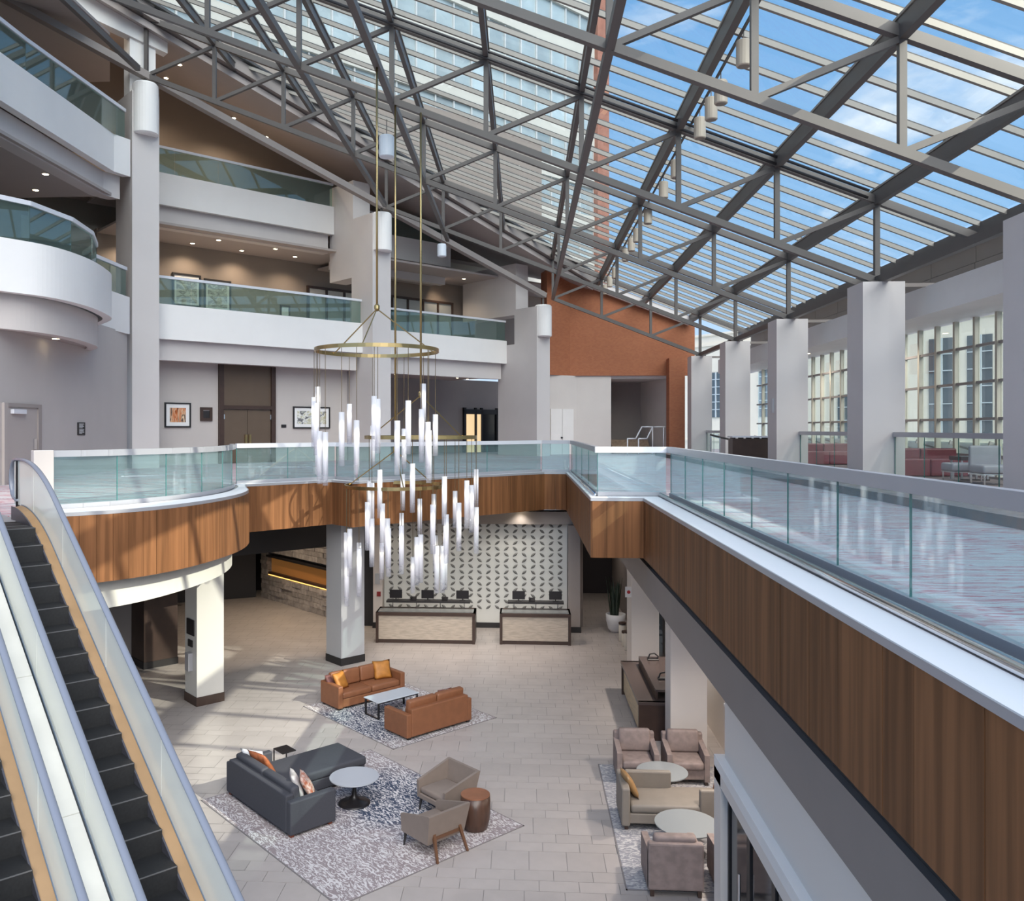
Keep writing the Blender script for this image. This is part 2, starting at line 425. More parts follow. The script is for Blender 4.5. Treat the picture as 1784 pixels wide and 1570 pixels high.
def balustrade(name, label, path, n, z0, z1, gm, rm, rw=0.11, rh=0.12, shoe=True, edges=True, overs=0.0, cap=None):
    """glass panes set along a plan path with a top rail; all parts of one thing"""
    mid = path[len(path)//2]
    t = thing(name, label, 'balustrade', (mid[0], mid[1], z0), group=None)
    P = resample(path, n)
    for a, b in zip(P, P[1:]):
        d = Vector((b[0]-a[0], b[1]-a[1], 0)); L = d.length; d.normalize()
        p = Vector((a[0], a[1], 0)) + d*0.006; q = Vector((b[0], b[1], 0)) - d*0.006
        zc = (z0 + z1 - rh)/2
        bm = bar(BM(), (p.x, p.y, zc), (q.x, q.y, zc), 0.02, z1 - rh - z0 + .02)
        po = part('pane', bm, gm, t)
        if edges: part('pane_edge', bar(BM(), (q.x, q.y, zc), (q.x + d.x*.007, q.y + d.y*.007, zc), 0.019, z1 - rh - z0), GEDGE, po, root=t)
    bm = BM()
    FP = path if len(path) < 4 else resample(path, max(n, 14))
    for i, (a, b) in enumerate(zip(FP, FP[1:])):
        d = Vector((b[0]-a[0], b[1]-a[1], 0)).normalized()*rw*.48
        if len(FP) == 2: d = d*0 + Vector((b[0]-a[0], b[1]-a[1], 0)).normalized()*overs
        bar(bm, (a[0]-d.x, a[1]-d.y, z1 - rh/2), (b[0]+d.x, b[1]+d.y, z1 - rh/2), rw, rh)
    part('top_rail', bm, rm, t)
    if shoe:
        bm = BM()
        for a, b in zip(FP, FP[1:]): bar(bm, (a[0], a[1], z0 + .03), (b[0], b[1], z0 + .03), 0.07, 0.09)
        part('base_channel', bm, ALU, t)
    return t
ZR = 6.60
balustrade('glass_balustrade', 'long glass balustrade with grey top rail along the right walkway', [(3.2, -2.57), (3.2, 18.75)], 13, 5.53, ZR, WALKG, ALU, rh=0.13, overs=0.25)
balustrade('glass_balustrade', 'short glass balustrade with white top rail across the notch end', [(3.14, 19.0), (1.64, 19.0)], 1, 5.53, ZR, WALKG, ALUW, rh=0.13, overs=0.06)
balustrade('glass_balustrade', 'glass balustrade running back from the notch to the far corner', [(1.64, 19.1), (1.64, 29.3)], 4, 5.53, ZR, RAILG, ALU)
balustrade('glass_balustrade', 'shortest glass balustrade above the right end of the patterned wall', [(1.58, 29.4), (0.64, 29.42)], 1, 5.53, ZR, RAILG, ALU)
balustrade('glass_balustrade', 'glass balustrade with white rail behind the hanging lights', [(0.58, 29.4), (-4.70, 23.98)], 3, 5.53, ZR, RAILG, ALUW)
balustrade('glass_balustrade', 'small angled glass balustrade panel above the grey square column', [(-4.78, 23.98), (-5.48, 24.7)], 1, 5.53, ZR, RAILG, ALUW)
balustrade('glass_balustrade', 'glass balustrade in front of the brown double doors', [(-5.54, 24.68), (-7.7, 22.4)], 2, 5.53, ZR, RAILG, ALUW)
balustrade('glass_balustrade', 'curved glass balustrade around the rounded balcony by the escalator', lobe_g[3:], 6, 5.53, ZR, RAILG, ALU)
# pedestal at the escalator head
pb = BM(); rbox(pb, -.17, .17, -.10, .10, 0, 1.07, .015); pb.transform(Matrix.Translation((-8.74, 14.95, Z2)) @ Matrix.Rotation(math.radians(45), 4, 'Z'))
pd = solo('end_wall', pb, GREIGE, 'white half-height end wall beside the escalator handrail', 'wall', base=(-8.74, 14.95, Z2))

# ================================================================== RIGHT SIDE: platform, columns, windows
solo('floor_platform', prism(BM(), [(7.2, -6), (12.4, -6), (12.4, 47), (7.2, 47)], Z2, ZP), mat('lounge_carpet', (0.34, 0.26, 0.25), 0.9, noise=0.25, nscale=4), 'raised carpeted platform of the window lounge', 'floor', kind='structure', base=(9.8, 20, Z2))
solo('trim_4', box(BM(), 7.17, 7.205, -6, 47, Z2, ZP + .004), DARK, 'black riser strip along the raised lounge platform', 'trim', kind='structure')
RY = [15.1, 22.6, 30.1, 37.6, 45.1]
names = ['nearest square column at the right edge', 'second square column, left of the grey lounge chair', 'third square column, with a small switch box',
         'fourth square column, behind the dark brown console', 'farthest square column, beside the brick pier']
for i, y0 in enumerate(RY):
    t = thing('column', names[i] + ' of the window row', 'column', (9.28, y0 + .53, ZP), group='columns of the window row')
    part('shaft', box(BM(), 8.75, 9.81, y0, y0 + 1.06, ZP, 10.80), COLUMN, t)
    part('bearing_plate', box(BM(), 9.05, 9.55, y0 + .2, y0 + .85, 10.80, 10.86), STEEL, t)
bx = solo('switch_box', box(BM(), 8.70, 8.75, 30.42, 30.66, 7.55, 8.05), mat('box_grey', (0.55, 0.55, 0.56), 0.5), 'small grey switch box on the third column', 'switch box')
for i in range(4):
    y0 = RY[i] + 1.06; y1 = RY[i+1]
    if i == 2: continue
    lab = ['platform glass guard between the nearest two columns', 'platform glass guard between the second and third columns', '', 'platform glass guard between the far columns'][i]
    balustrade('glass_guard', lab, [(9.55, y0 + .02), (9.55, y1 - .02)], 4, ZP, 6.91, GUARDG, ALU, rh=0.12, shoe=True)
# horizontal struts from columns to the outer wall
for i, y0 in enumerate(RY):
    solo('wall_strut', bar(BM(), (9.85, y0 + .53, 10.78), (12.0, y0 + .53, 10.78), .10, .10), STEELB,
         ['level steel strut from the nearest column to the outer wall', 'level steel strut from the second column to the outer wall', 'level steel strut from the third column to the outer wall',
          'level steel strut from the fourth column to the outer wall', 'level steel strut from the farthest column to the outer wall'][i], 'strut', group='struts above the window row')
FRAME = mat('window_frame_cream', (0.50, 0.46, 0.37), 0.45, noise=0.06, nscale=2)
BRONZE = mat('window_transom_grey', (0.30, 0.27, 0.25), 0.5)
wall_r = thing('wall_right', 'brown panelled clerestory wall above the lounge windows', 'wall', (12.0, 20, 10.7), kind='structure')
for k in range(0, 20):
    y0 = -4 + k*2.5
    part('panel', box(BM(), 12.0, 12.12, y0 + .012, y0 + 2.488, 10.75, 11.42), BROWNW, wall_r)
    part('panel', box(BM(), 12.03, 12.12, y0 + .012, y0 + 2.488, 11.44, 12.2), BROWNW, wall_r)
solo('ceiling_lounge', box(BM(), 10.55, 12.3, -6, 47, 10.0, 10.74), WHITE, 'white dropped soffit over the lounge windows', 'ceiling', kind='structure')
solo('wall_right_sill', box(BM(), 12.05, 12.35, -6, 47, Z2, ZP + .06), BRONZE, 'low grey sill under the lounge windows', 'wall', kind='structure')
ZT = [5.76, 6.28, 7.26, 8.24, 9.22, 10.0]
for wi in range(5):
    y0 = RY[0] - 7.5 + 7.5*wi; y1 = y0 + 7.5
    wn_ = 'window_%d' % (wi + 1)
    t = thing(wn_, ['tall gridded lounge window right of the nearest column', 'tall gridded lounge window behind the grey chair', 'tall gridded lounge window between the second and third columns',
              'tall gridded lounge window behind the dark console', 'tall gridded lounge window by the farthest columns'][wi], 'window', (12.1, (y0+y1)/2, 5.76), kind='structure')
    for k in range(7):
        yy = y0 + k*7.5/7
        part('mullion', box(BM(), 12.06, 12.19, yy - .055, yy + .055, 5.76, 10.0), FRAME, t)
        for a, b_ in zip(ZT, ZT[1:]):
            part('pane', box(BM(), 12.15, 12.165, yy + .055, yy + 7.5/7 - .055, a + .03, b_ - .03), WING, t)
    for z in ZT[1:-1]:
        part('transom', box(BM(), 12.09, 12.20, y0, y1, z - .035, z + .035), BRONZE, t)

# ================================================================== GLASS ROOF
roof = thing('glass_roof', 'sloping glazed roof of long clear panes between steel glazing bars', 'roof', (0, 20, 12))
YB = [8.1 + 1.25*j for j in range(0, 33)]
def x_left(y): return max(-16.6, y - 44.25)
ZG = 0.44
for y in YB:
    xl = x_left(y)
    if xl > 11: continue
    a = (11.95, y, zroof_t(11.95) + .345); b_ = (xl, y, zroof_t(xl) + .345)
    g = part('glazing_bar', bar(BM(), a, b_, 0.085, 0.115), STEELD, roof)
    part('gasket', bar(BM(), (a[0], a[1], a[2] + .075), (b_[0], b_[1], b_[2] + .075), 0.06, 0.035), PIPE, g, root=roof)
npane = 0
for y0, y1 in zip(YB, YB[1:]):
    for xa, xb in zip(NX, NX[1:] + [-16.6]):
        # cell x in [xb, xa], clipped by the facade line x >= y - 44.25
        poly = [(xa, y0), (xa, y1), (xb, y1), (xb, y0)]
        out = []
        for p, q in zip(poly, poly[1:] + poly[:1]):
            fp = p[0] - p[1] + 44.25; fq = q[0] - q[1] + 44.25
            if fp >= 0: out.append(p)
            if (fp >= 0) != (fq >= 0):
                s = fp/(fp - fq); out.append((p[0] + (q[0]-p[0])*s, p[1] + (q[1]-p[1])*s))
        if len(out) < 3: continue
        bm = BM()
        top = [bm.verts.new((x, y, zroof_t(x) + ZG + .012)) for x, y in out]; bot = [bm.verts.new((x, y, zroof_t(x) + ZG)) for x, y in out]
        bm.faces.new(top); bm.faces.new(bot[::-1])
        for i in range(len(out)): bm.faces.new([bot[i], bot[(i+1) % len(out)], top[(i+1) % len(out)], top[i]])
        part('pane', bm, ROOFG, roof); npane += 1
# eave gutter and facade edge beam of the roof
part('eave_beam', bar(BM(), (12.0, 8, zroof_t(11.95) + .2), (12.0, 48.2, zroof_t(11.95) + .2), 0.2, 0.42), STEEL, roof)
p = fac(-12, .25); q = fac(25.5, .25)
part('edge_beam', bar(BM(), (p[0], p[1], zroof_t(p[0]) + .16), (q[0], q[1], zroof_t(q[0]) + .16), 0.35, 0.42), STEELB, roof)
part('edge_gutter', bar(BM(), (p[0]+.15, p[1]-.15, zroof_t(p[0]) + .46), (q[0]+.15, q[1]-.15, zroof_t(q[0]) + .46), 0.3, 0.10), PIPE, roof)

# trusses: bottom chord, top chord, a vertical at every node, diagonals rising to the right
TY = [15.63, 23.13, 30.63, 38.13, 45.63]
TN = [9, 9, 9, 6, 3]
tl = ['nearest sloping steel roof truss, bearing on the column at the right edge', 'second sloping steel roof truss with two black pipes along it',
      'third sloping roof truss, from the left pier to the switch-box column', 'fourth sloping roof truss, from the middle pier', 'farthest, shortest sloping roof truss in front of the brick wall']
for i, ty in enumerate(TY):
    n = TN[i]; xs = [9.31 - 2.582*k for k in range(n + 1)]
    t = thing('roof_truss', tl[i], 'truss', (9.31, ty, 10.9), group='sloping roof trusses')
    part('bottom_chord', bar(BM(), (xs[0], ty, zroof_b(xs[0])), (xs[-1], ty, zroof_b(xs[-1])), .17, .17), STEEL, t)
    part('top_chord', bar(BM(), (12.0, ty, zroof_t(12.0)), (xs[-1], ty, zroof_t(xs[-1])), .16, .2), STEEL, t)
    for k, x in enumerate(xs):
        part('vertical', bar(BM(), (x, ty, zroof_b(x)), (x, ty, zroof_t(x)), .13, .13, up=(0, 1, 0)), STEEL, t)
        if k > 0: part('diagonal', bar(BM(), (x, ty, zroof_b(x)), (xs[k-1], ty, zroof_t(xs[k-1]) - .1), .12, .12), STEEL, t)
    if i == 1:
        for dy, dz in ((-.22, -.10), (-.30, .06)):
            part('pipe', tube(BM(), (9.0, ty + dy, zroof_t(9.0) + dz), (xs[-1], ty + dy, zroof_t(xs[-1]) + dz), .04, 8), PIPE, t, smooth=True)
# longitudinal beams
ordn = ['first', 'second', 'third', 'fourth', 'fifth', 'sixth', 'seventh', 'eighth', 'ninth', 'tenth']
for k in range(0, 10):
    x = 9.31 - 2.582*k
    y1 = min(48.2, x + 44.3)
    big = k <= 2
    t = thing('roof_beam', 'upper level steel beam under the glass, %s line from the right columns' % ordn[k], 'beam', (x, 8, zroof_t(x)), group='upper roof beams')
    part('beam', bar(BM(), (x, 8, zroof_t(x) + .05), (x, y1, zroof_t(x) + .05), .16 if big else .13, .36 if big else .26), STEEL, t)
    part('flange', bar(BM(), (x, 8, zroof_t(x) + (.27 if big else .2)), (x, y1, zroof_t(x) + (.27 if big else .2)), .20, .05), STEELD, t)
for k, lab in ((0, 'column heads at the right'), (3, 'farthest pier'), (5, 'hanging light rods'), (6, 'middle pier'), (9, 'left pier')):
    x = 9.31 - 2.582*k; y1 = min(46.0, x + 43.9)
    solo('tie_beam', bar(BM(), (x, 8, zroof_b(x)), (x, y1, zroof_b(x)), .16, .20), STEEL, 'lower level steel tie beam along the line of the ' + lab, 'beam', group='lower roof beams')
# edge beam at truss-foot level following the piers
p = fac(-14, 0); q = fac(21.3, 0)
part('pier_edge_beam', bar(BM(), (p[0], p[1], zroof_b(p[0])), (q[0], q[1], zroof_b(q[0])), .30, .26), STEELB, roof, label='sloping beige beam from pier to pier')
# ================================================================== LEFT FACADE (runs at 45 degrees): piers, balconies, walls
def pier(s, z0, z1, wing, capz, lab, extra=None):
    p = fac(s, -.85)
    t = thing('pier', lab, 'pier', (p[0], p[1], z0), math.radians(45))
    part('shaft', fbox(BM(), s - .5, s + .5, -1.7, 0, z0, z1), COLUMN, t)
    for (t0, za, zb) in wing:
        part('wing_wall', fbox(BM(), s - .49, s + .45, t0, -1.6, za, zb), COLUMN, t)
    c = fac(s, -.02)
    bm = BM()
    prof = [(0.02, capz[0]), (0.40, capz[0]), (0.46, capz[0] + .04), (0.46, capz[1] - .08), (0.40, capz[1] - .01), (0.02, capz[1])]
    lathe(bm, prof, 28, (c[0], c[1]))
    part('capsule_shade', bm, FASCIA, t, smooth=False)
    bm = BM(); tube(bm, (c[0], c[1], capz[1]), (c[0], c[1], capz[1] + .35), .06, 8); part('bearing_post', bm, STEEL, t)
    return t
pier(0.0, Z2, 19.4, [], (17.85, 19.75), 'left grey pier with a rounded white capsule at its head')
pier(10.66, Z2, 16.7, [(-3.6, 14.0, 18.5), (-2.3, Z2, 9.7)], (15.0, 16.75), 'middle grey pier with a rounded white capsule at its head')
pier(21.2, Z2, 13.5, [(-3.0, Z2, 11.6), (-6.0, 13.2, 16.0)], (11.9, 13.6), 'right grey pier beside the brick wall with capsule head')
for s, z in ((10.66, 18.5), (21.2, 16.0)):
    pass

def fac_balcony(label, s0, s1, tf, zt, zb, zbeam, zrail, tback, n):
    p = fac((s0+s1)/2, tf)
    t = thing('balcony', label, 'balcony', (p[0], p[1], zbeam), math.radians(45), group='facade balconies')
    part('fascia', fbox(BM(), s0, s1, tf - .22, tf, zb, zt), FASCIA, t)
    part('lower_beam', fbox(BM(), s0, s1 - .15, tf - .75, tf - .30, zbeam, zb + .02), COLUMN, t)
    part('floor_slab', fbox(BM(), s0, s1, tback, tf - .2, zt - .45, zt - .2), GREIGE, t)
    part('soffit', fbox(BM(), s0, s1, tback, tf - .7, zbeam + .12, zbeam + .22), SOFFIT, t)
    for k in range(n):
        a = s0 + .03 + (s1 - s0 - .06)*k/n; b = s0 + .03 + (s1 - s0 - .06)*(k+1)/n
        part('pane', fbox(BM(), a + .006, b - .006, tf - .13, tf - .11, zt, zrail - .09), UPG, t)
    part('top_rail', fbox(BM(), s0, s1, tf - .18, tf - .06, zrail - .1, zrail), ALUW, t)
    return t
fac_balcony('lower facade balcony with framed art behind its glass', .5, 10.16, -.8, 11.80, 10.45, 9.66, 12.90, -7.0, 6)
fac_balcony('upper facade balcony between the left and middle piers', .5, 10.16, -3.2, 17.57, 16.25, 15.38, 18.70, -8.4, 5)
fac_balcony('lower facade balcony right of the middle pier', 11.2, 20.7, -2.3, 11.83, 10.58, 9.73, 12.95, -7.0, 4)
fac_balcony('upper facade balcony right of the middle pier, under the roof edge', 11.2, 18.6, -4.6, 17.15, 15.95, 15.0, 18.2, -8.4, 3)

# walls behind the facade
solo('wall_mezzanine', fbox(BM(), -.2, 10.12, -2.35, -2.0, Z2, 10.0), GREIGE, 'grey wall behind the brown double doors', 'wall', kind='structure')
solo('wall_gallery', fbox(BM(), .3, 29, -7.0, -6.4, 11.5, 15.6), BROWNW, 'brown back wall of the lower gallery with art', 'wall', kind='structure')
solo('wall_gallery_upper', fbox(BM(), -16, 29, -8.4, -7.6, 17.2, 26), BROWNW, 'brown back wall of the top gallery', 'wall', kind='structure')
# opaque roof deck that carries the glass slope on behind the facade
bm = BM()
q = [fac(-12, .2), fac(25, .2), fac(25, -9), fac(-12, -9)]
hexa(bm, [(x, y, zroof_b(x) + 1.75) for x, y, _ in q] + [(x, y, zroof_b(x) + 2.0) for x, y, _ in q])
solo('ceiling_upper', bm, SOFFIT, 'sloping taupe ceiling of the top gallery', 'ceiling', kind='structure')
solo('ceiling_gallery', fbox(BM(), .3, 29, -7, -3.0, 15.4, 15.5), SOFFIT, 'flat taupe ceiling of the lower gallery', 'ceiling', kind='structure')
# upper white frame left of the first pier
t = thing('wall_frame_upper', 'white wall frame above the left pier under the roof', 'wall', fac(-5, -.4, 19), math.radians(45), kind='structure')
part('head', hexa(BM(), [fac(-12, -.6, 23.4), fac(.9, -.6, 21.2), fac(.9, -.2, 21.2), fac(-12, -.2, 23.4), fac(-12, -.6, 26.0), fac(.9, -.6, 21.9), fac(.9, -.2, 21.9), fac(-12, -.2, 26.0)]), FASCIA, t)
part('post', fbox(BM(), -.48, .48, -.9, -.3, 19.3, 22), FASCIA, t)

# mezzanine double doors
door = thing('door_1', 'brown double doors with a tall panel above and brass pulls', 'door', fac(5.05, -1.98, Z2), math.radians(45), kind='structure')
DOORB = mat('door_taupe', (0.115, 0.080, 0.055), 0.45, noise=0.05, nscale=2)
part('frame_left', fbox(BM(), 3.75, 3.95, -2.0, -1.86, Z2, 9.95), DKBROWN, door)
part('frame_right', fbox(BM(), 6.15, 6.35, -2.0, -1.86, Z2, 9.95), DKBROWN, door)
part('transom', fbox(BM(), 3.95, 6.15, -2.0, -1.86, 7.82, 7.98), DKBROWN, door)
part('frame_head', fbox(BM(), 3.95, 6.15, -2.0, -1.86, 9.75, 9.95), DKBROWN, door)
part('upper_panel', fbox(BM(), 3.95, 6.15, -2.0, -1.95, 7.98, 9.75), DOORB, door)
for a, b, h in ((3.97, 5.04, 4.96), (5.06, 6.13, 5.14)):
    lf = part('leaf', fbox(BM(), a, b, -2.0, -1.93, Z2 + .02, 7.80), DOORB, door)
    part('pull', fbox(BM(), h - .05, h + .05, -1.93, -1.86, 6.35, 6.75), BRASS, lf, root=door, label='brass pull')
    for z in (5.9, 7.4):
        part('hinge', fbox(BM(), (a if a < 4.5 else b) - .03, (a if a < 4.5 else b) + .03, -1.94, -1.90, z, z + .2), CHROME, lf, root=door)

def picture(name, label, s, t, z, w, h, art, fr=0.07, mat_w=0.14, cat='picture', framem=None, group=None):
    """framed picture on the facade wall plane t, centred at s, z"""
    p = fac(s, t, z - h/2)
    o = thing(name, label, cat, p, math.radians(45), group=group)
    fm = framem or DARK
    bm = BM()
    for a in ((s-w/2, s+w/2, z+h/2-fr, z+h/2), (s-w/2, s+w/2, z-h/2, z-h/2+fr), (s-w/2, s-w/2+fr, z-h/2+fr, z+h/2-fr), (s+w/2-fr, s+w/2, z-h/2+fr, z+h/2-fr)):
        fbox(bm, a[0], a[1], t, t + .06, a[2], a[3])
    part('frame', bm, fm, o)
    part('mount', fbox(BM(), s-w/2+fr, s+w/2-fr, t, t + .03, z-h/2+fr, z+h/2-fr), mat('picture_mount', (0.78, 0.77, 0.76), 0.7), o)
    if art:
        m = fr + mat_w
        part('print', fbox(BM(), s-w/2+m, s+w/2-m, t + .03, t + .036, z-h/2+m, z+h/2-m), art, o)
    return o
def art_mat(name, cols, scale=(3, 3, 1), ns=2.0):
    m = bpy.data.materials.new(name); m.use_nodes = True; nt = m.node_tree; b = nt.nodes['Principled BSDF']
    tc = nt.nodes.new('ShaderNodeTexCoord'); mp = nt.nodes.new('ShaderNodeMapping'); mp.inputs['Scale'].default_value = scale
    nt.links.new(tc.outputs['Object'], mp.inputs[0])
    no = nt.nodes.new('ShaderNodeTexNoise'); no.inputs['Scale'].default_value = ns; no.inputs['Detail'].default_value = 4; no.inputs['Distortion'].default_value = 1.2
    nt.links.new(mp.outputs[0], no.inputs['Vector'])
    rp = nt.nodes.new('ShaderNodeValToRGB'); cr = rp.color_ramp
    cr.elements[0].position = 0.30; cr.elements[0].color = (*cols[0], 1); cr.elements[1].position = 0.70; cr.elements[1].color = (*cols[-1], 1)
    for i, c in enumerate(cols[1:-1]):
        q = cr.elements.new(0.30 + 0.40*(i+1)/(len(cols)-1)); q.color = (*c, 1)
    nt.links.new(no.outputs['Fac'], rp.inputs[0]); nt.links.new(rp.outputs[0], b.inputs['Base Color'])
    b.inputs['Roughness'].default_value = 0.35
    return m
picture('framed_picture', 'black framed orange and black abstract print left of the doors', 2.02, -1.99, 7.55, 1.08, 1.0, art_mat('art_orange', [(0.02, 0.01, 0.01), (0.55, 0.14, 0.03), (0.7, 0.45, 0.28), (0.05, 0.02, 0.02), (0.8, 0.6, 0.4)], (3, 3, .8)), fr=.06, mat_w=.15)
pq = picture('wall_plaque', 'small dark room plaque with a light square outline beside the doors', 3.22, -1.99, 7.6, .52, .56, None, fr=.12, framem=DKBROWN, cat='sign')
part('dark_face', fbox(BM(), 3.05, 3.39, -1.96, -1.955, 7.42, 7.74), DARK, pq)
picture('framed_picture', 'black framed pale green and grey print behind the hanging tubes', 8.2, -1.99, 7.5, 1.9, .98, art_mat('art_green', [(0.75, 0.74, 0.7), (0.45, 0.42, 0.25), (0.8, 0.8, 0.76), (0.05, 0.05, 0.06), (0.55, 0.56, 0.5)], (1.6, 1.6, 2)), fr=.06, mat_w=.14)
solo('room_sign', fbox(BM(), 6.68, 6.92, -1.995, -1.97, 7.05, 7.18), DARK, 'tiny black room sign right of the doors', 'sign')
solo('wall_plate', fbox(BM(), 12.25, 12.37, -2.7, -2.67, 7.05, 7.35), DARK, 'small dark wall plate right of the middle pier', 'plate')
gart = art_mat('art_mono', [(0.75, 0.72, 0.68), (0.2, 0.18, 0.17), (0.65, 0.62, 0.58), (0.5, 0.48, 0.45)], (1.5, 1.5, 3))
picture('framed_picture', 'left of two dark framed monochrome prints on the lower gallery', 4.25, -6.38, 13.35, 1.35, 1.5, gart, fr=.09, mat_w=.10, group='gallery prints')
picture('framed_picture', 'right of two dark framed monochrome prints on the lower gallery', 5.75, -6.38, 13.25, 1.35, 1.5, gart, fr=.09, mat_w=.10, group='gallery prints')
picture('framed_notice', 'small dark framed notice low on the gallery wall', 9.3, -6.38, 12.85, .55, .6, None, fr=.08, cat='notice', framem=DKBROWN)
# gallery window groups (dark frames, pale panes)
PANEW = mat('pale_blind', (0.60, 0.57, 0.52), 0.5, noise=0.12, nscale=1.5)
PANEG = mat('grey_blind', (0.42, 0.43, 0.42), 0.4, noise=0.05, nscale=1.5)
def blind_window(name, label, s0, n, w, z0, z1, pm):
    o = thing(name, label, 'window', fac(s0 + n*w/2, -6.38, z0), math.radians(45), kind='structure')
    for k in range(n + 1): part('frame_post', fbox(BM(), s0 + k*w - .06, s0 + k*w + .06, -6.4, -6.28, z0, z1), DKBROWN, o)
    part('frame_head', fbox(BM(), s0 - .06, s0 + n*w + .06, -6.4, -6.27, z1, z1 + .12), DKBROWN, o)
    for k in range(n): part('pane', fbox(BM(), s0 + k*w + .06, s0 + (k+1)*w - .06, -6.4, -6.34, z0, z1), pm, o)
blind_window('window_6', 'three pale blind windows on the gallery left of the middle pier', 10.6, 3, 1.08, 12.0, 14.15, PANEW)
blind_window('window_7', 'row of four grey blind windows on the gallery right of the middle pier', 15.85, 4, 1.08, 11.7, 14.2, PANEG)

# recessed lobby between middle and right pier on the mezzanine
rec = thing('wall_recess', 'dark recessed lobby walls right of the middle pier', 'wall', fac(15, -4.5, Z2), math.radians(45), kind='structure')
part('left_wall', fbox(BM(), 11.16, 12.6, -3.1, -2.7, Z2, 10.0), GREIGE, rec)
part('side_wall', fbox(BM(), 12.4, 12.6, -8, -3.1, Z2, 10.0), MIDTAUPE, rec)
part('back_wall', fbox(BM(), 12.4, 29, -8.3, -8, Z2, 10.0), MIDTAUPE, rec)
gd = thing('door_2', 'black framed glazed entrance with a warm lit panel in the recessed lobby', 'door', fac(23.8, -7.9, Z2), math.radians(45), kind='structure')
for a, b, m in ((22.6, 23.35, mat('warm_panel', (0.75, 0.55, 0.30), 0.6, emit=(1, .72, .4), estr=.55)), (24.0, 25.15, mat('dark_glass', (0.02, 0.022, 0.025), 0.1))):
    part('pane', fbox(BM(), a, b, -8, -7.95, Z2, 7.9), m, gd)
bm = BM()
for a, b in ((22.42, 22.6), (23.35, 23.48), (23.85, 24.0), (25.15, 25.3)): fbox(bm, a, b, -8, -7.85, Z2, 8.3)
fbox(bm, 22.42, 25.3, -8, -7.85, 7.9, 8.2)
part('frame', bm, DARK, gd)
part('jamb_panel', fbox(BM(), 23.48, 23.85, -8, -7.9, Z2, 7.9), MATS['warm_panel'], gd)

# ================================================================== FAR BACK WALL (frontal)
BRICK = None
def brick_mat():
    m = bpy.data.materials.new('orange_brick'); m.use_nodes = True; nt = m.node_tree; b = nt.nodes['Principled BSDF']
    tc = nt.nodes.new('ShaderNodeTexCoord'); mp = nt.nodes.new('ShaderNodeMapping')
    mp.inputs['Rotation'].default_value = (math.pi/2, 0, 0)
    nt.links.new(tc.outputs['Object'], mp.inputs[0])
    br = nt.nodes.new('ShaderNodeTexBrick'); br.inputs['Scale'].default_value = 4.0
    br.inputs['Color1'].default_value = (0.40, 0.145, 0.065, 1); br.inputs['Color2'].default_value = (0.35, 0.12, 0.055, 1)
    br.inputs['Mortar'].default_value = (0.36, 0.16, 0.09, 1); br.inputs['Mortar Size'].default_value = 0.012
    nt.links.new(mp.outputs[0], br.inputs['Vector']); nt.links.new(br.outputs[0], b.inputs['Base Color'])
    b.inputs['Roughness'].default_value = 0.8
    return m
BRICK = brick_mat()
def ztop(x): return zroof_t(x) - .1
bm = BM()
hexa(bm, [(2.55, 48.5, 10.0), (9.6, 48.5, 10.0), (9.6, 49, 10.0), (2.55, 49, 10.0), (2.55, 48.5, ztop(2.55)), (9.6, 48.5, ztop(9.6)), (9.6, 49, ztop(9.6)), (2.55, 49, ztop(2.55))])
solo('wall_back', bm, BRICK, 'orange brick gable wall under the roof slope', 'wall', kind='structure', base=(6, 48.7, 10.0))
bm = BM()
hexa(bm, [(1.3, 47.2, 10.0), (2.62, 48.5, 10.0), (2.62, 49, 10.0), (1.0, 49, 10.0), (1.3, 47.2, ztop(1.3)), (2.62, 48.5, ztop(2.62)), (2.62, 49, ztop(2.62)), (1.0, 49, ztop(1.0))])
solo('wall_back_return', bm, BRICK, 'orange brick return beside the right pier', 'wall', kind='structure', base=(2, 48, 10.0))
for xa, xb in ((2.8, 9.3),):
    solo('roof_end_beam', bar(BM(), (xa, 48.3, zroof_t(xa) - .02), (xb, 48.3, zroof_t(xb) - .02), .3, .5), COLUMN, 'pale sloping end beam above the brick gable', 'beam')
solo('brick_pier', box(BM(), 8.0, 8.85, 47.4, 48.4, Z2, 10.9), BRICK, 'narrow orange brick pier left of the farthest column', 'pier')
solo('wall_back_lower', prism(BM(), [(1.2, 47.4), (3.0, 48.6), (4.95, 48.6), (4.95, 48.9), (1.2, 48.9)], Z2, 10.0), OFFW, 'pale wall with a pair of cupboard doors under the brick', 'wall', kind='structure', base=(3, 48.7, Z2))
sr = thing('wall_stair_recess', 'taupe recess with a short stair under the brick wall', 'wall', (6.6, 50.5, Z2), kind='structure')
part('back_wall', box(BM(), 4.95, 8.6, 53, 53.2, Z2, 10.0), MIDTAUPE, sr)
part('side_wall', box(BM(), 4.75, 4.95, 48.9, 53, Z2, 10.0), OFFW, sr)
part('right_wall', prism(BM(), [(7.2, 53), (8.2, 49), (8.4, 49), (8.4, 53)], Z2, 10.0), OFFW, sr)
part('ceiling', box(BM(), 4.75, 8.6, 48.8, 53.2, 9.85, 10.0), WHITE, sr)
cd = thing('door_3', 'pair of pale cupboard doors on the far wall', 'door', (2.6, 48.2, Z2), kind='structure')
d_ = Vector((1.8, 1.2, 0)).normalized()
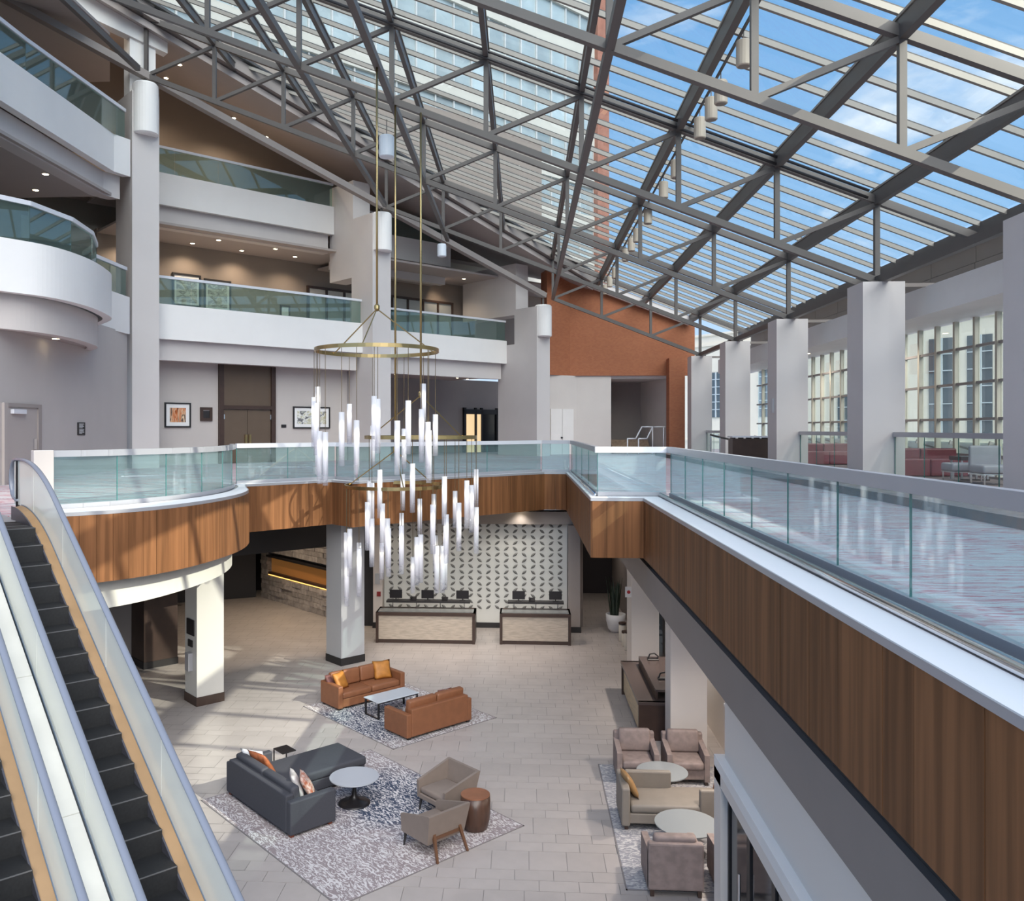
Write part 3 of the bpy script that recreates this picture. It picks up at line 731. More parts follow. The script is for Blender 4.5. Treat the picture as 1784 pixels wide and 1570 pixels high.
for a, b in ((.35, 1.12), (1.15, 1.92)):
    P0 = Vector((1.2, 47.4, 0)) + d_*a; P1 = Vector((1.2, 47.4, 0)) + d_*b
    lf = part('leaf', bar(BM(), (P0.x + .02, P0.y - .03, 6.83), (P1.x + .02, P1.y - .03, 6.83), .05, 2.55), WHITE, cd)
    kx = P1 if a < .5 else P0
    part('knob', lathe(BM(), [(.02, 6.45), (.05, 6.47), (.05, 6.53), (.02, 6.55)], 8, (kx.x - .0, kx.y - .1)), DARK, lf, root=cd)
st = thing('stair', 'short carpeted stair with two white handrails in the far recess', 'stair', (6.5, 50, Z2))
for k in range(5):
    part('step', box(BM(), 5.2, 7.4, 50 + .3*k, 51.6, Z2 + .16*k, Z2 + .16*(k+1)), mat('stair_carpet', (0.34, 0.25, 0.18), 0.9, noise=.2), st)
for xx in (5.7, 6.3):
    bm = BM(); chain(bm, [(xx, 47.2, 6.45), (xx + .5, 47.6, 6.45), (xx + .9, 48.1, 7.1), (xx + 1.6, 48.1, 7.1)], .035, 8)
    tube(bm, (xx, 47.2, Z2), (xx, 47.2, 6.45), .03, 8); tube(bm, (xx + 1.5, 48.1, Z2), (xx + 1.5, 48.1, 7.1), .03, 8)
    part('handrail', bm, ALUW, st, smooth=True)
rr = thing('ramp_railing', 'dark handrail with thin posts before the fourth column', 'railing', (8.9, 36, Z2))
bm = BM(); chain(bm, [(7.75, 36.0, 6.75), (9.4, 36.0, 6.35)], .04, 8); part('top_bar', bm, DARK, rr)
for x in (7.78, 8.15, 8.6): part('post', tube(BM(), (x, 36, Z2), (x, 36, 6.75 - (x-7.75)*.24), .025, 8), CHROME, rr)

# ================================================================== LEFT SIDE (balconies running towards the camera)
lw = [(-13.4, 20.4), (-14.45, 30.2)]
solo('wall_left', strip(BM(), lw, [(-13.9, 20.35), (-14.95, 30.2)], Z2, 10.5), GREIGE, 'plain grey wall with a service door left of the first pier', 'wall', kind='structure')
solo('wall_left_end', box(BM(), -26, -13.42, 20.0, 20.35, Z2, 24), BRICK, 'orange brown wall at the far left edge', 'wall', kind='structure')
ld = thing('door_4', 'plain beige service door with closer and lever at the far left', 'door', (-13.5, 21.6, Z2), kind='structure')
def lwp(y, off=0.0, z=0.0):
    k = (y - 20.4)/9.8; return (-13.4 - 1.05*k + off, y + off*.1, z)
def lwbox(y0, y1, o0, o1, z0, z1):
    q = [lwp(y0, o0), lwp(y1, o0), lwp(y1, o1), lwp(y0, o1)]
    return hexa(BM(), [(p[0], p[1], z0) for p in q] + [(p[0], p[1], z1) for p in q])
DBEIGE = mat('door_beige', (0.43, 0.38, 0.355), 0.5)
lf = part('leaf', lwbox(21.4, 23.1, 0, .03, Z2, 7.58), DBEIGE, ld)
part('frame_jamb', lwbox(23.1, 23.3, 0, .07, Z2, 7.68), MIDTAUPE, ld)
part('frame_jamb', lwbox(21.2, 21.4, 0, .07, Z2, 7.68), DBEIGE, ld)
part('frame_head', lwbox(21.4, 23.1, 0, .07, 7.58, 7.68), MIDTAUPE, ld)
part('closer', lwbox(21.6, 22.3, .03, .12, 7.40, 7.52), ALUW, lf, root=ld)
part('lever_plate', lwbox(22.85, 23.0, .03, .07, 6.42, 6.72), CHROME, lf, root=ld)
sg = thing('notice_sign', 'small black notice with white lettering left of the first pier', 'sign', lwp(26.1, 0, 6.8))
part('plate', lwbox(25.85, 26.4, 0, .03, 6.8, 7.2), DARK, sg)
tx = mat('sign_lettering', (0.7, 0.7, 0.7), 0.6)
bm = BM()
for k, (wd, zz) in enumerate(((.38, 7.15), (.3, 7.11), (.36, 7.07), (.26, 7.03), (.38, 6.97), (.33, 6.93), (.38, 6.89), (.22, 6.85))):
    q = [lwp(25.93, .031), lwp(25.93 + wd, .031), lwp(25.93 + wd, .033), lwp(25.93, .033)]
    hexa(bm, [(p[0], p[1], zz - .01) for p in q] + [(p[0], p[1], zz + .01) for p in q])
part('lettering', bm, tx, sg)

def side_balcony(name, label, outer, inset, zt, zb, zrail, drum=None, n=5, zbeam=None):
    mid = outer[len(outer)//2]
    t = thing(name, label, 'balcony', (mid[0], mid[1], zb))
    inn = [(x - .3, y) for x, y in outer]
    part('fascia', strip(BM(), outer, inn, zb, zt), FASCIA, t)
    if zbeam: part('lower_beam', strip(BM(), [(x - .4, y) for x, y in outer], [(x - .9, y) for x, y in outer], zbeam, zb + .02), COLUMN, t)
    back = [(-22, outer[0][1]), (-22, outer[-1][1])]
    part('floor_slab', prism(BM(), inn + [(-22, outer[-1][1]), (-22, outer[0][1])], zt - .4, zt - .2), GREIGE, t)
    g = [(x - inset, y) for x, y in outer]
    P = resample(g, n)
    for a, b in zip(P, P[1:]):
        part('pane', bar(BM(), (a[0], a[1], (zt + zrail - .1)/2), (b[0], b[1] - .012, (zt + zrail - .1)/2), .02, zrail - .1 - zt), UPG, t)
    bm = BM()
    for a, b in zip(P, P[1:]): bar(bm, (a[0], a[1], zrail - .06), (b[0], b[1], zrail - .06), .12, .12)
    part('top_rail', bm, ALUW, t)
    if drum:
        part('drum', strip(BM(), [(x - .45, y) for x, y in outer], [(x - .8, y) for x, y in outer], drum, zb + .02), MIDTAUPE if False else OFFW, t)
        part('drum_soffit', prism(BM(), [(x - .5, y) for x, y in outer] + [(-22, outer[-1][1]), (-22, outer[0][1])], drum + .05, drum + .15), SOFFIT, t)
    return t
l4 = [(-14.65, 13), (-14.65, 29.6), (-14.35, 30.25)]
side_balcony('side_balcony', 'long white balcony at upper left running towards the viewer', l4, .22, 17.57, 16.22, 18.7, n=3, zbeam=15.4)
l3 = smooth_path([(-14.3, 18.6), (-13.1, 20.4), (-12.4, 21.6), (-12.25, 23.1), (-12.5, 24.7), (-13.0, 26.1), (-14.3, 27.7)], 10)
side_balcony('round_balcony', 'rounded white balcony bulging from the left side', l3, .45, 11.80, 10.45, 12.95, drum=9.55, n=6)
side_balcony('link_balcony', 'short straight balcony between the rounded one and the left pier', [(-14.3, 27.75), (-14.35, 30.2)], .15, 11.80, 10.45, 12.90, n=2)
solo('ceiling_left', prism(BM(), [(-14.9, 13), (-14.9, 30), (-24, 30), (-24, 13)], 15.45, 15.55), SOFFIT, 'taupe panel ceiling over the rounded balcony', 'ceiling', kind='structure', base=(-19, 22, 15.45))
solo('wall_left_upper', box(BM(), -22.3, -22, 10, 40, 10, 30), BROWNW, 'brown back wall behind the left balconies', 'wall', kind='structure')
solo('ceiling_left_upper', prism(BM(), [(-15.0, 13), (-15.0, 30), (-17, 34), (-30, 34), (-30, 13)], 21.3, 21.4), SOFFIT, 'taupe ceiling over the upper left balcony', 'ceiling', kind='structure', base=(-19, 22, 21.3))
# ================================================================== LOWER LEVEL SHELL
wr = thing('wall_reception', 'white reception feature wall of pierced leaf shapes', 'wall', (-1.7, 29.9, 0), kind='structure')
PANEL = mat('feature_white', (0.66, 0.66, 0.63), 0.5)
part('field', box(BM(), -4.93, 1.52, 29.92, 30.1, 0.18, 3.68), PANEL, wr)
part('plinth', box(BM(), -4.93, 1.52, 29.88, 30.1, 0, .18), DARK, wr)
def leaf_mesh():
    bm = BM(); n = 6; L = .112; Wd = .042
    up = []; dn = []; mid = []
    for i in range(n + 1):
        t = i/n; x = -L + 2*L*t; w = Wd*math.sin(math.pi*t)
        up.append(bm.verts.new((x, 0, w + .001))); dn.append(bm.verts.new((x, 0, -w - .001))); mid.append(bm.verts.new((x, -.03*math.sin(math.pi*t), 0)))
    for i in range(n):
        bm.faces.new([up[i], up[i+1], mid[i+1], mid[i]]); bm.faces.new([mid[i], mid[i+1], dn[i+1], dn[i]])
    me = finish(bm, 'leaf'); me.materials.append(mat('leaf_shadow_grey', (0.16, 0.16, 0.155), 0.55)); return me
lm = leaf_mesh()
for c in range(20):
    for r in range(15):
        sgn = 1 if (c + r) % 2 == 0 else -1
        share('leaf', lm, wr, (-4.68 + c*.3135 + 1.7, .01, .72 + r*.206), rot=(0, math.radians(38)*sgn, 0))
solo('wall_reception_head', box(BM(), -5.3, 1.95, 29.6, 30.3, 3.68, 4.12), MIDTAUPE, 'taupe bulkhead over the leaf patterned wall', 'wall', kind='structure')
solo('wall_reception_side', box(BM(), 1.54, 1.94, 29.35, 30.3, 0.0, 3.68), MIDTAUPE, 'taupe pilaster right of the leaf patterned wall', 'wall', kind='structure')
solo('baseboard_reception', box(BM(), 1.52, 1.97, 29.32, 30.3, 0, .2), DARK, 'black baseboard of the taupe pilaster', 'baseboard', kind='structure', base=(1.75, 29.3, 0))
lp = thing('wall_reception_edge', 'narrow cream panel left of the leaf patterned wall', 'wall', (-5.1, 29.7, 0), kind='structure')
part('panel', box(BM(), -5.27, -4.95, 29.6, 30.2, .2, 3.68), OFFW, lp)
part('base', box(BM(), -5.29, -4.93, 29.57, 30.2, 0, .2), DARK, lp)
solo('wall_dark_gap', box(BM(), -5.75, -5.28, 29.9, 30.3, 0, 4.2), DARK, 'black gap panel left of the cream panel', 'wall', kind='structure')
solo('wall_control', box(BM(), -5.2, -5.03, 29.56, 29.6, 1.55, 1.92), mat('control_grey', (0.42, 0.43, 0.46), 0.4), 'grey control panel on the cream strip', 'panel')
solo('fire_alarm', box(BM(), -5.13, -5.0, 29.55, 29.6, 1.12, 1.28), mat('alarm_red', (0.25, 0.02, 0.02), 0.4), 'small red fire alarm box under the grey control panel', 'alarm')

# dark perimeter under the mezzanine
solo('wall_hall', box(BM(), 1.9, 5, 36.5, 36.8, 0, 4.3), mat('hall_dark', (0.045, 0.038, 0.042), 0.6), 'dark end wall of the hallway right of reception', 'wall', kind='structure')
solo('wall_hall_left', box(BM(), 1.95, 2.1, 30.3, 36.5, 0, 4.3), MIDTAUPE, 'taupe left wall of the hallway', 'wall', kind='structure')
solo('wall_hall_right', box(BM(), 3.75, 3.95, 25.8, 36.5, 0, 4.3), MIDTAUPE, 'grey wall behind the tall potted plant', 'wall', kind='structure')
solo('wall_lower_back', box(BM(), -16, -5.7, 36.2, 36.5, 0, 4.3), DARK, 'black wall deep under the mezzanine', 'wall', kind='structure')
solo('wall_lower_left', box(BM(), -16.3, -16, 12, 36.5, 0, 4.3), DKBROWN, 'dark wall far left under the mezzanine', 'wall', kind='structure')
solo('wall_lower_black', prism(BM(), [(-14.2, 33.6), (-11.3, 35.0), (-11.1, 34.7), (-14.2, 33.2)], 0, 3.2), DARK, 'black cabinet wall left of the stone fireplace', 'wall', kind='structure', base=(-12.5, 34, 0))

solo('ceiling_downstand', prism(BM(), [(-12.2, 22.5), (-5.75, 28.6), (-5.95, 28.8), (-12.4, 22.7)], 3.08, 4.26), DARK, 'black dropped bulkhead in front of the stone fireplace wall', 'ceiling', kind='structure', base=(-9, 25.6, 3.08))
# stone fireplace wall, running at 45 degrees
sw = thing('fireplace_wall', 'ledge stone fireplace wall with a long amber glowing slot', 'fireplace', (-8.6, 32.5, 0), math.radians(-45))
S0 = Vector((-10.89, 34.77, 0)); SD = Vector((1, -1, 0)).normalized(); SN = Vector((-1, -1, 0)).normalized()
def sbox(bm, a0, a1, d0, d1, z0, z1):
    q = [S0 + SD*a0 + SN*d1, S0 + SD*a1 + SN*d1, S0 + SD*a1 + SN*d0, S0 + SD*a0 + SN*d0]
    return hexa(bm, [(p.x, p.y, z0) for p in q] + [(p.x, p.y, z1) for p in q])
STONE = mat('ledge_stone', (0.40, 0.365, 0.35), 0.85, noise=0.3, nscale=5, objrand=0.22, bump=0.5)
part('core', sbox(BM(), 0, 6.2, -.5, -.22, 0, 4.2), mat('stone_core', (0.2, 0.18, 0.17), 0.9), sw)
z = 0.0
while z < 3.2:
    h = random.choice((.15, .19, .22)); a = 0.0
    while a < 6.2:
        w_ = random.uniform(.45, 1.0); b_ = min(6.2, a + w_)
        if not (z + h > 0.98 and z < 1.78 and b_ > .55):
            part('stone', sbox(BM(), a + .006, b_ - .006, -.25, random.uniform(-.02, .05), z + .005, z + h - .005), STONE, sw)
        elif a < .55:
            part('stone', sbox(BM(), a + .006, min(b_, .55), -.25, random.uniform(-.02, .05), z + .005, z + h - .005), STONE, sw)
        a = b_
    z += h
part('slot_back', sbox(BM(), .55, 6.2, -.22, -.18, 1.0, 1.78), mat('amber_panel', (0.36, 0.14, 0.04), 0.5, emit=(1, .45, .12), estr=.06), sw)
part('slot_trim', sbox(BM(), .5, 6.2, -.2, .05, 1.74, 1.82), DARK, sw)
part('slot_bed', sbox(BM(), .55, 6.2, -.2, -.02, .98, 1.12), DKBROWN, sw)
part('flame_line', sbox(BM(), .6, 6.2, -.02, 0.0, 1.0, 1.03), mat('flame', (1, .6, .2), .5, emit=(1, .55, .15), estr=1.2), sw)

# lower columns at 45 degrees
def lcol(label, c, side, z1, m, basem, bh=.2):
    t = thing('square_column', label, 'column', (c[0], c[1], 0), math.radians(45))
    h = side/2
    part('shaft', box(BM(), -h, h, -h, h, bh, z1), m, t, world=False)
    part('base', box(BM(), -h - .015, h + .015, -h - .015, h + .015, 0, bh), basem, t, world=False)
    return t
GLOSSC = mat('column_gloss_grey', (0.40, 0.40, 0.415), 0.18)
lcol('glossy grey square column with black base behind the brown sofas', (-5.36, 25.35), .82, 4.25, GLOSSC, DARK, .22)
c2 = lcol('cream square column with brown base under the rounded balcony', (-8.2, 21.42), .72, 3.72, mat('column_cream', (0.60, 0.58, 0.54), 0.35), DKBROWN, .23)
part('notice', box(BM(), -.385, -.36, -.22, .22, 1.75, 2.15), DARK, c2, world=False, label='black notice plate')
part('dispenser_label', box(BM(), -.385, -.36, -.12, .14, 1.45, 1.62), DARK, c2, world=False)
part('dispenser', box(BM(), -.47, -.36, -.1, .12, .85, 1.3), ALU, c2, world=False, label='grey metal dispenser box')
lcol('dark brown square column in the shade left of the cream one', (-11.0, 24.75), 1.0, 4.25, DKBROWN, DARK)
solo('wall_lower_screen', box(BM(), -13.6, -11.75, 24.9, 25.1, 0, 4.25), MIDTAUPE, 'grey screen wall beside the dark brown column', 'wall', kind='structure')

# right side under the walkway
solo('trim_5', box(BM(), 2.76, 2.95, -6, 24.9, 3.98, 4.27), mat('reveal_dark', (0.05, 0.045, 0.043), 0.7), 'dark shadow gap under the wooden walkway edge', 'trim', kind='structure')
solo('walkway_beam', box(BM(), 2.69, 4.3, -6, 24.9, 3.35, 3.99), TAUPE, 'long taupe beam under the right walkway', 'beam')
wl = thing('wall_lower_right', 'white lower wall with piers under the taupe beam', 'wall', (3.6, 16, 0), kind='structure')
LWHITE = mat('lower_white', (0.74, 0.68, 0.63), 0.55)
part('back', box(BM(), 4.35, 4.5, 11.8, 27, 0, 4.2), LWHITE, wl)
part('pier', box(BM(), 3.1, 3.88, 24.7, 25.8, 0, 3.35), LWHITE, wl)
part('pier', box(BM(), 3.15, 3.92, 18.5, 19.2, 0, 3.35), LWHITE, wl)
part('wing', box(BM(), 2.75, 4.4, 6.8, 11.85, 2.5, 3.35), LWHITE, wl)
part('wing_near', box(BM(), 2.75, 4.4, 6.8, 7.2, 0, 2.5), LWHITE, wl)
sd = thing('door_5', 'white surround with dark glazed bar doors at the lower right', 'door', (2.7, 9.6, 0), kind='structure')
part('jamb', box(BM(), 2.63, 3.0, 11.58, 11.96, 0, 2.36), LWHITE, sd)
part('head', box(BM(), 2.63, 3.0, 7.0, 11.96, 2.20, 2.36), LWHITE, sd)
part('cap', box(BM(), 2.63, 2.99, 7.0, 11.97, 2.36, 2.5), FASCIA, sd)
for k in range(4):
    y0 = 7.4 + 1.04*k
    lf = part('leaf', box(BM(), 2.74, 2.79, y0 + .02, y0 + 1.02, 0.02, 2.18), mat('bar_glass', (0.018, 0.018, 0.02), 0.08), sd)
    bm = BM(); box(bm, 2.72, 2.80, y0, y0 + .07, 0, 2.2); box(bm, 2.72, 2.80, y0 + .97, y0 + 1.04, 0, 2.2); box(bm, 2.72, 2.80, y0, y0 + 1.04, 2.1, 2.2)
    part('stile', bm, DARK, lf, root=sd)
    bm = BM(); tube(bm, (2.66, y0 + .18, .8), (2.66, y0 + .18, 1.5), .018, 8); part('pull_handle', bm, CHROME, lf, root=sd)
sgn = thing('small_sign', 'small white sign with a red mark on the far white pier', 'sign', (3.02, 24.7, 2.15))
part('plate', box(BM(), 2.92, 3.1, 24.72, 24.74, 2.15, 2.45), FASCIA, sgn)
part('red_mark', lathe(BM(), [(.005, 0), (.05, 0), (.05, .012), (.005, .012)], 14), mat('red_mark', (0.5, 0.02, 0.03), 0.5), sgn, world=False)
sgn.children[1].rotation_euler = (math.pi/2, 0, 0); sgn.children[1].location = (0, .02, .15)

# ================================================================== RECEPTION DESKS
DESKW = mat('bleached_oak', (0.52, 0.44, 0.36), 0.5, noise=0.22, nscale=3.0, stretch=(1.2, 1, 9))
def desk(label, x0, x1, y0, screens, phones, lab2):
    t = thing('reception_desk', label, 'desk', ((x0+x1)/2, y0, 0), group='reception desks')
    part('end_panel', box(BM(), x0, x0 + .09, y0, y0 + .85, 0, 1.0), DKBROWN, t)
    part('end_panel', box(BM(), x1 - .09, x1, y0, y0 + .85, 0, 1.0), DKBROWN, t)
    part('front_panel', box(BM(), x0 + .09, x1 - .09, y0 + .03, y0 + .08, .12, .90), DESKW, t)
    part('plinth', box(BM(), x0 + .09, x1 - .09, y0 + .04, y0 + .5, 0, .12), DKBROWN, t)
    part('counter_top', box(BM(), x0, x1, y0 - .01, y0 + .9, .90, 1.0), DKBROWN, t)
    part('glass_top', box(BM(), x0 + .06, x1 - .06, y0 + .08, y0 + .6, 1.0, 1.015), mat('smoked_glass', (0.16, 0.17, 0.17), 0.15), t)
    part('screen_shelf', box(BM(), x0 + .25, x1 - .2, y0 + .60, y0 + .95, 1.20, 1.26), DARK, t)
    n = 4 if x1 - x0 > 2.8 else 3
    for k in range(n):
        xx = x0 + .45 + (x1 - x0 - .85)*k/(n-1)
        part('shelf_post', tube(BM(), (xx, y0 + .75, 1.0), (xx, y0 + .75, 1.2), .02, 8), CHROME, t)
    for k, sx in enumerate(screens):
        m = thing('monitor', '%s black monitor on the %s' % (lab2[k], label.split(' with')[0]), 'monitor', (sx, y0 + .78, 1.26), group='reception monitors')
        part('foot', box(BM(), -.1, .1, -.06, .06, 0, .015), DARK, m, world=False)
        part('stem', box(BM(), -.02, .02, .0, .03, 0, .1), DARK, m, world=False)
        part('screen', rbox(BM(), -.21, .21, -.03, .0, .06, .34, .008, 1), BLACKM, m, world=False)
    for k, sx in enumerate(phones):
        m = thing('desk_phone', '%s black desk phone on the %s' % (['left', 'right'][k] if len(phones) > 1 else 'lone', label.split(' with')[0]), 'phone', (sx, y0 + .78, 1.26), group='reception phones')
        b_ = BM(); hexa(b_, [(-.1, -.1, 0), (.1, -.1, 0), (.1, .1, 0), (-.1, .1, 0), (-.1, -.1, .03), (.1, -.1, .03), (.1, .1, .1), (-.1, .1, .1)])
        part('base', b_, BLACKM, m, world=False)
        part('handset', rbox(BM(), -.11, -.05, -.1, .1, .07, .13, .02, 1), DARK, m, world=False)
desk('longer left reception desk with pale oak front and dark frame', -4.82, -1.57, 27.55, [-4.27, -3.2, -2.03], [-3.68, -2.62], ['leftmost', 'middle', 'rightmost'])
desk('shorter right reception desk with pale oak front and dark frame', -.77, 1.53, 27.6, [-.16, 1.06], [.28], ['left', 'right'])
# concierge desk on the right
t = thing('concierge_desk', 'dark brown concierge desk with oak front by the right wall', 'desk', (3.1, 21, 0))
part('end_panel', box(BM(), 2.58, 3.75, 19.3, 19.38, 0, .87), DKBROWN, t)
part('end_panel', box(BM(), 2.58, 3.75, 22.6, 22.68, 0, .87), DKBROWN, t)
part('front_panel', box(BM(), 2.63, 2.68, 19.38, 22.6, .1, .8), mat('oak_light', (0.60, 0.47, 0.30), 0.5, noise=.2, nscale=3, stretch=(1, 1.2, 9)), t)
part('counter_top', box(BM(), 2.56, 3.75, 19.28, 22.7, .80, .87), mat('desk_top_brown', (0.085, 0.062, 0.056), 0.3), t)
part('raised_shelf', box(BM(), 2.98, 3.75, 19.45, 22.3, 1.05, 1.10), mat('desk_shelf_brown', (0.075, 0.056, 0.052), 0.25), t)
part('shelf_front', box(BM(), 2.98, 3.03, 19.45, 22.3, .87, 1.05), DKBROWN, t)
for y0, lb in ((19.9, 'near'), (21.6, 'far')):
    o = thing('bicycle_stand' if False else 'desk_ornament', '%s small dark metal ornament on the concierge desk' % lb, 'ornament', (3.3, y0 + .4, 1.1), group='concierge desk ornaments')
    b_ = BM(); rbox(b_, -.14, .14, -.1, .1, 0, .03, .01, 1); part('base', b_, DARK, o, world=False)
    b_ = BM(); chain(b_, [(-.12, 0, .03), (-.08, 0, .14), (.04, 0, .16), (.14, 0, .08), (.1, 0, .03)], .018, 6); part('arm', b_, DARK, o, world=False)
# plant and vessels
p = thing('potted_plant', 'tall spiky snake plant in a round white pot', 'plant', (3.17, 29.6, 0))
part('pot', lathe(BM(), [(.16, 0), (.26, .12), (.33, .4), (.34, .62), (.30, .62), (.28, .55), (.02, .54)], 20), FASCIA, p, True, world=False)
LEAFM = mat('snake_leaf', (0.035, 0.055, 0.035), 0.45, noise=.4, nscale=6)
for k in range(16):
    a = k*2.4; rr = .05 + .16*((k*7) % 5)/5; tilt = .1 + .25*rr/.2; h = 1.15 + .3*((k*3) % 4)/4
    b_ = BM(); bx = rr*math.cos(a); by = rr*math.sin(a); dx = math.cos(a)*tilt; dy = math.sin(a)*tilt
    pr = []
    for i in range(5):
        q = i/4; w_ = .05*(1 - q**2.5) + .002; cx = bx + dx*q*h*.5; cy = by + dy*q*h*.5; zz = .5 + q*h
        pr.append((b_.verts.new((cx - w_*math.sin(a), cy + w_*math.cos(a), zz)), b_.verts.new((cx + .012*math.cos(a), cy + .012*math.sin(a), zz)), b_.verts.new((cx + w_*math.sin(a), cy - w_*math.cos(a), zz))))
    for u0, u1 in zip(pr, pr[1:]):
        b_.faces.new([u0[0], u0[1], u1[1], u1[0]]); b_.faces.new([u0[1], u0[2], u1[2], u1[1]])
    part('leaf', b_, LEAFM, p, world=False)
for k, (x, y, h, lb) in enumerate(((3.25, 28.3, .62, 'tallest'), (3.28, 27.7, .48, 'middle'), (3.3, 27.2, .6, 'nearest'))):
    t = thing('candle_lantern', '%s cream candle lantern on the floor by the potted plant' % lb, 'lantern', (x, y, 0), group='floor lanterns')
    part('body', lathe(BM(), [(.11, 0), (.12, .02), (.12, h - .1), (.10, h - .06), (.02, h - .06)], 14), mat('lantern_cream', (0.66, 0.60, 0.50), 0.5), t, True, world=False)
    part('rim', lathe(BM(), [(.10, h - .06), (.125, h - .06), (.125, h), (.10, h)], 14), DKBROWN, t, world=False)
pc = thing('framed_picture', 'small dark framed green leaf picture behind the concierge desk', 'picture', (4.33, 23.6, 1.5))
part('frame', box(BM(), 4.30, 4.35, 23.2, 24.4, 1.35, 2.6), DARK, pc)
part('print', box(BM(), 4.29, 4.31, 23.28, 24.32, 1.45, 2.5), art_mat('art_leaf', [(0.7, 0.7, 0.66), (0.1, 0.22, 0.04), (0.75, 0.75, 0.7), (0.05, 0.12, 0.03)], (3, 3, 3)), pc)
wr_ = thing('wall_rack', 'white wall rack with hooks beside the white pier', 'rack', (4.33, 17.2, 1.3))
part('board', box(BM(), 4.30, 4.35, 15.6, 18.3, 1.2, 1.7), mat('rack_grey', (0.35, 0.35, 0.36), .5), wr_)
part('rail', box(BM(), 4.22, 4.30, 15.6, 18.3, 1.15, 1.2), FASCIA, wr_)
for k in range(5): part('hook', rbox(BM(), 4.22, 4.30, 15.8 + .5*k, 15.86 + .5*k, 1.72, 1.80, .01, 1), DARK, wr_)

# ================================================================== RUGS
def rug_mat(name, base, light, dark, center, rad):
    m = bpy.data.materials.new(name); m.use_nodes = True; nt = m.node_tree; b = nt.nodes['Principled BSDF']
    tc = nt.nodes.new('ShaderNodeTexCoord')
    vo = nt.nodes.new('ShaderNodeTexNoise'); vo.inputs['Scale'].default_value = 5.0; vo.inputs['Detail'].default_value = 2.0; vo.inputs['Distortion'].default_value = 3.0
    mp = nt.nodes.new('ShaderNodeMapping'); mp.inputs['Scale'].default_value = (1.0, 2.6, 1)
    nt.links.new(tc.outputs['Object'], mp.inputs[0]); nt.links.new(mp.outputs[0], vo.inputs['Vector'])
    rp = nt.nodes.new('ShaderNodeValToRGB'); rp.color_ramp.elements[0].position = .50; rp.color_ramp.elements[1].position = .55
    nt.links.new(vo.outputs['Fac'], rp.inputs[0])
    vm = nt.nodes.new('ShaderNodeVectorMath'); vm.operation = 'DISTANCE'; vm.inputs[1].default_value = (*center, 0)
    nt.links.new(tc.outputs['Object'], vm.inputs[0])
    n2 = nt.nodes.new('ShaderNodeTexNoise'); n2.inputs['Scale'].default_value = 1.6; n2.inputs['Detail'].default_value = 3
    nt.links.new(tc.outputs['Object'], n2.inputs['Vector'])
    ad = nt.nodes.new('ShaderNodeMath'); ad.operation = 'ADD'
    mu = nt.nodes.new('ShaderNodeMath'); mu.operation = 'MULTIPLY'; mu.inputs[1].default_value = 1.6
    nt.links.new(n2.outputs['Fac'], mu.inputs[0]); nt.links.new(vm.outputs['Value'], ad.inputs[0]); nt.links.new(mu.outputs[0], ad.inputs[1])
    mr = nt.nodes.new('ShaderNodeMapRange'); mr.inputs['From Min'].default_value = rad + .45; mr.inputs['From Max'].default_value = rad + 1.25
    nt.links.new(ad.outputs[0], mr.inputs['Value'])
    dk = nt.nodes.new('ShaderNodeMixRGB'); dk.inputs[1].default_value = (*dark, 1); dk.inputs[2].default_value = (*base, 1)
    nt.links.new(mr.outputs[0], dk.inputs[0])
    mx = nt.nodes.new('ShaderNodeMixRGB'); mx.inputs[2].default_value = (*light, 1)
    nt.links.new(rp.outputs[0], mx.inputs[0]); nt.links.new(dk.outputs[0], mx.inputs[1]); nt.links.new(mx.outputs[0], b.inputs['Base Color'])
    b.inputs['Roughness'].default_value = .95
    return m
def rug(label, c, rz, a, b_, m):
    t = thing('area_rug', label, 'rug', (c[0], c[1], 0.0), rz)
    part('pile', rbox(BM(), -a/2 + .02, a/2 - .02, -b_/2 + .02, b_/2 - .02, .001, .014, .006, 1), m, t, world=False)
    bm = BM()
    for q in ((-a/2, a/2, -b_/2, -b_/2 + .025), (-a/2, a/2, b_/2 - .025, b_/2), (-a/2, -a/2 + .025, -b_/2, b_/2), (a/2 - .025, a/2, -b_/2, b_/2)): box(bm, q[0], q[1], q[2], q[3], .001, .010)
    part('binding', bm, mat('rug_binding', (0.20, 0.18, 0.18), .9), t, world=False)
rug('large pinkish grey rug with a blue centre under the grey sectional', (-3.02, 15.33), math.radians(-45), 4.74, 3.85, rug_mat('rug_pile_large', (0.27, 0.225, 0.23), (0.60, 0.57, 0.57), (0.035, 0.05, 0.09), (.1, 1.0), 1.25))
rug('smaller rug with dark blue squiggles under the brown sofas', (-3.09, 20.85), math.radians(-45), 3.83, 3.1, rug_mat('rug_pile_small', (0.27, 0.225, 0.22), (0.60, 0.58, 0.58), (0.04, 0.05, 0.085), (.2, -.6), 1.5))
rug('grey and white mottled rug under the pink armchairs', (2.85, 15.45), 0, 2.6, 4.85, rug_mat('rug_pile_side', (0.26, 0.255, 0.28), (0.52, 0.50, 0.49), (0.26, 0.25, 0.28), (0, 0), 0.1))

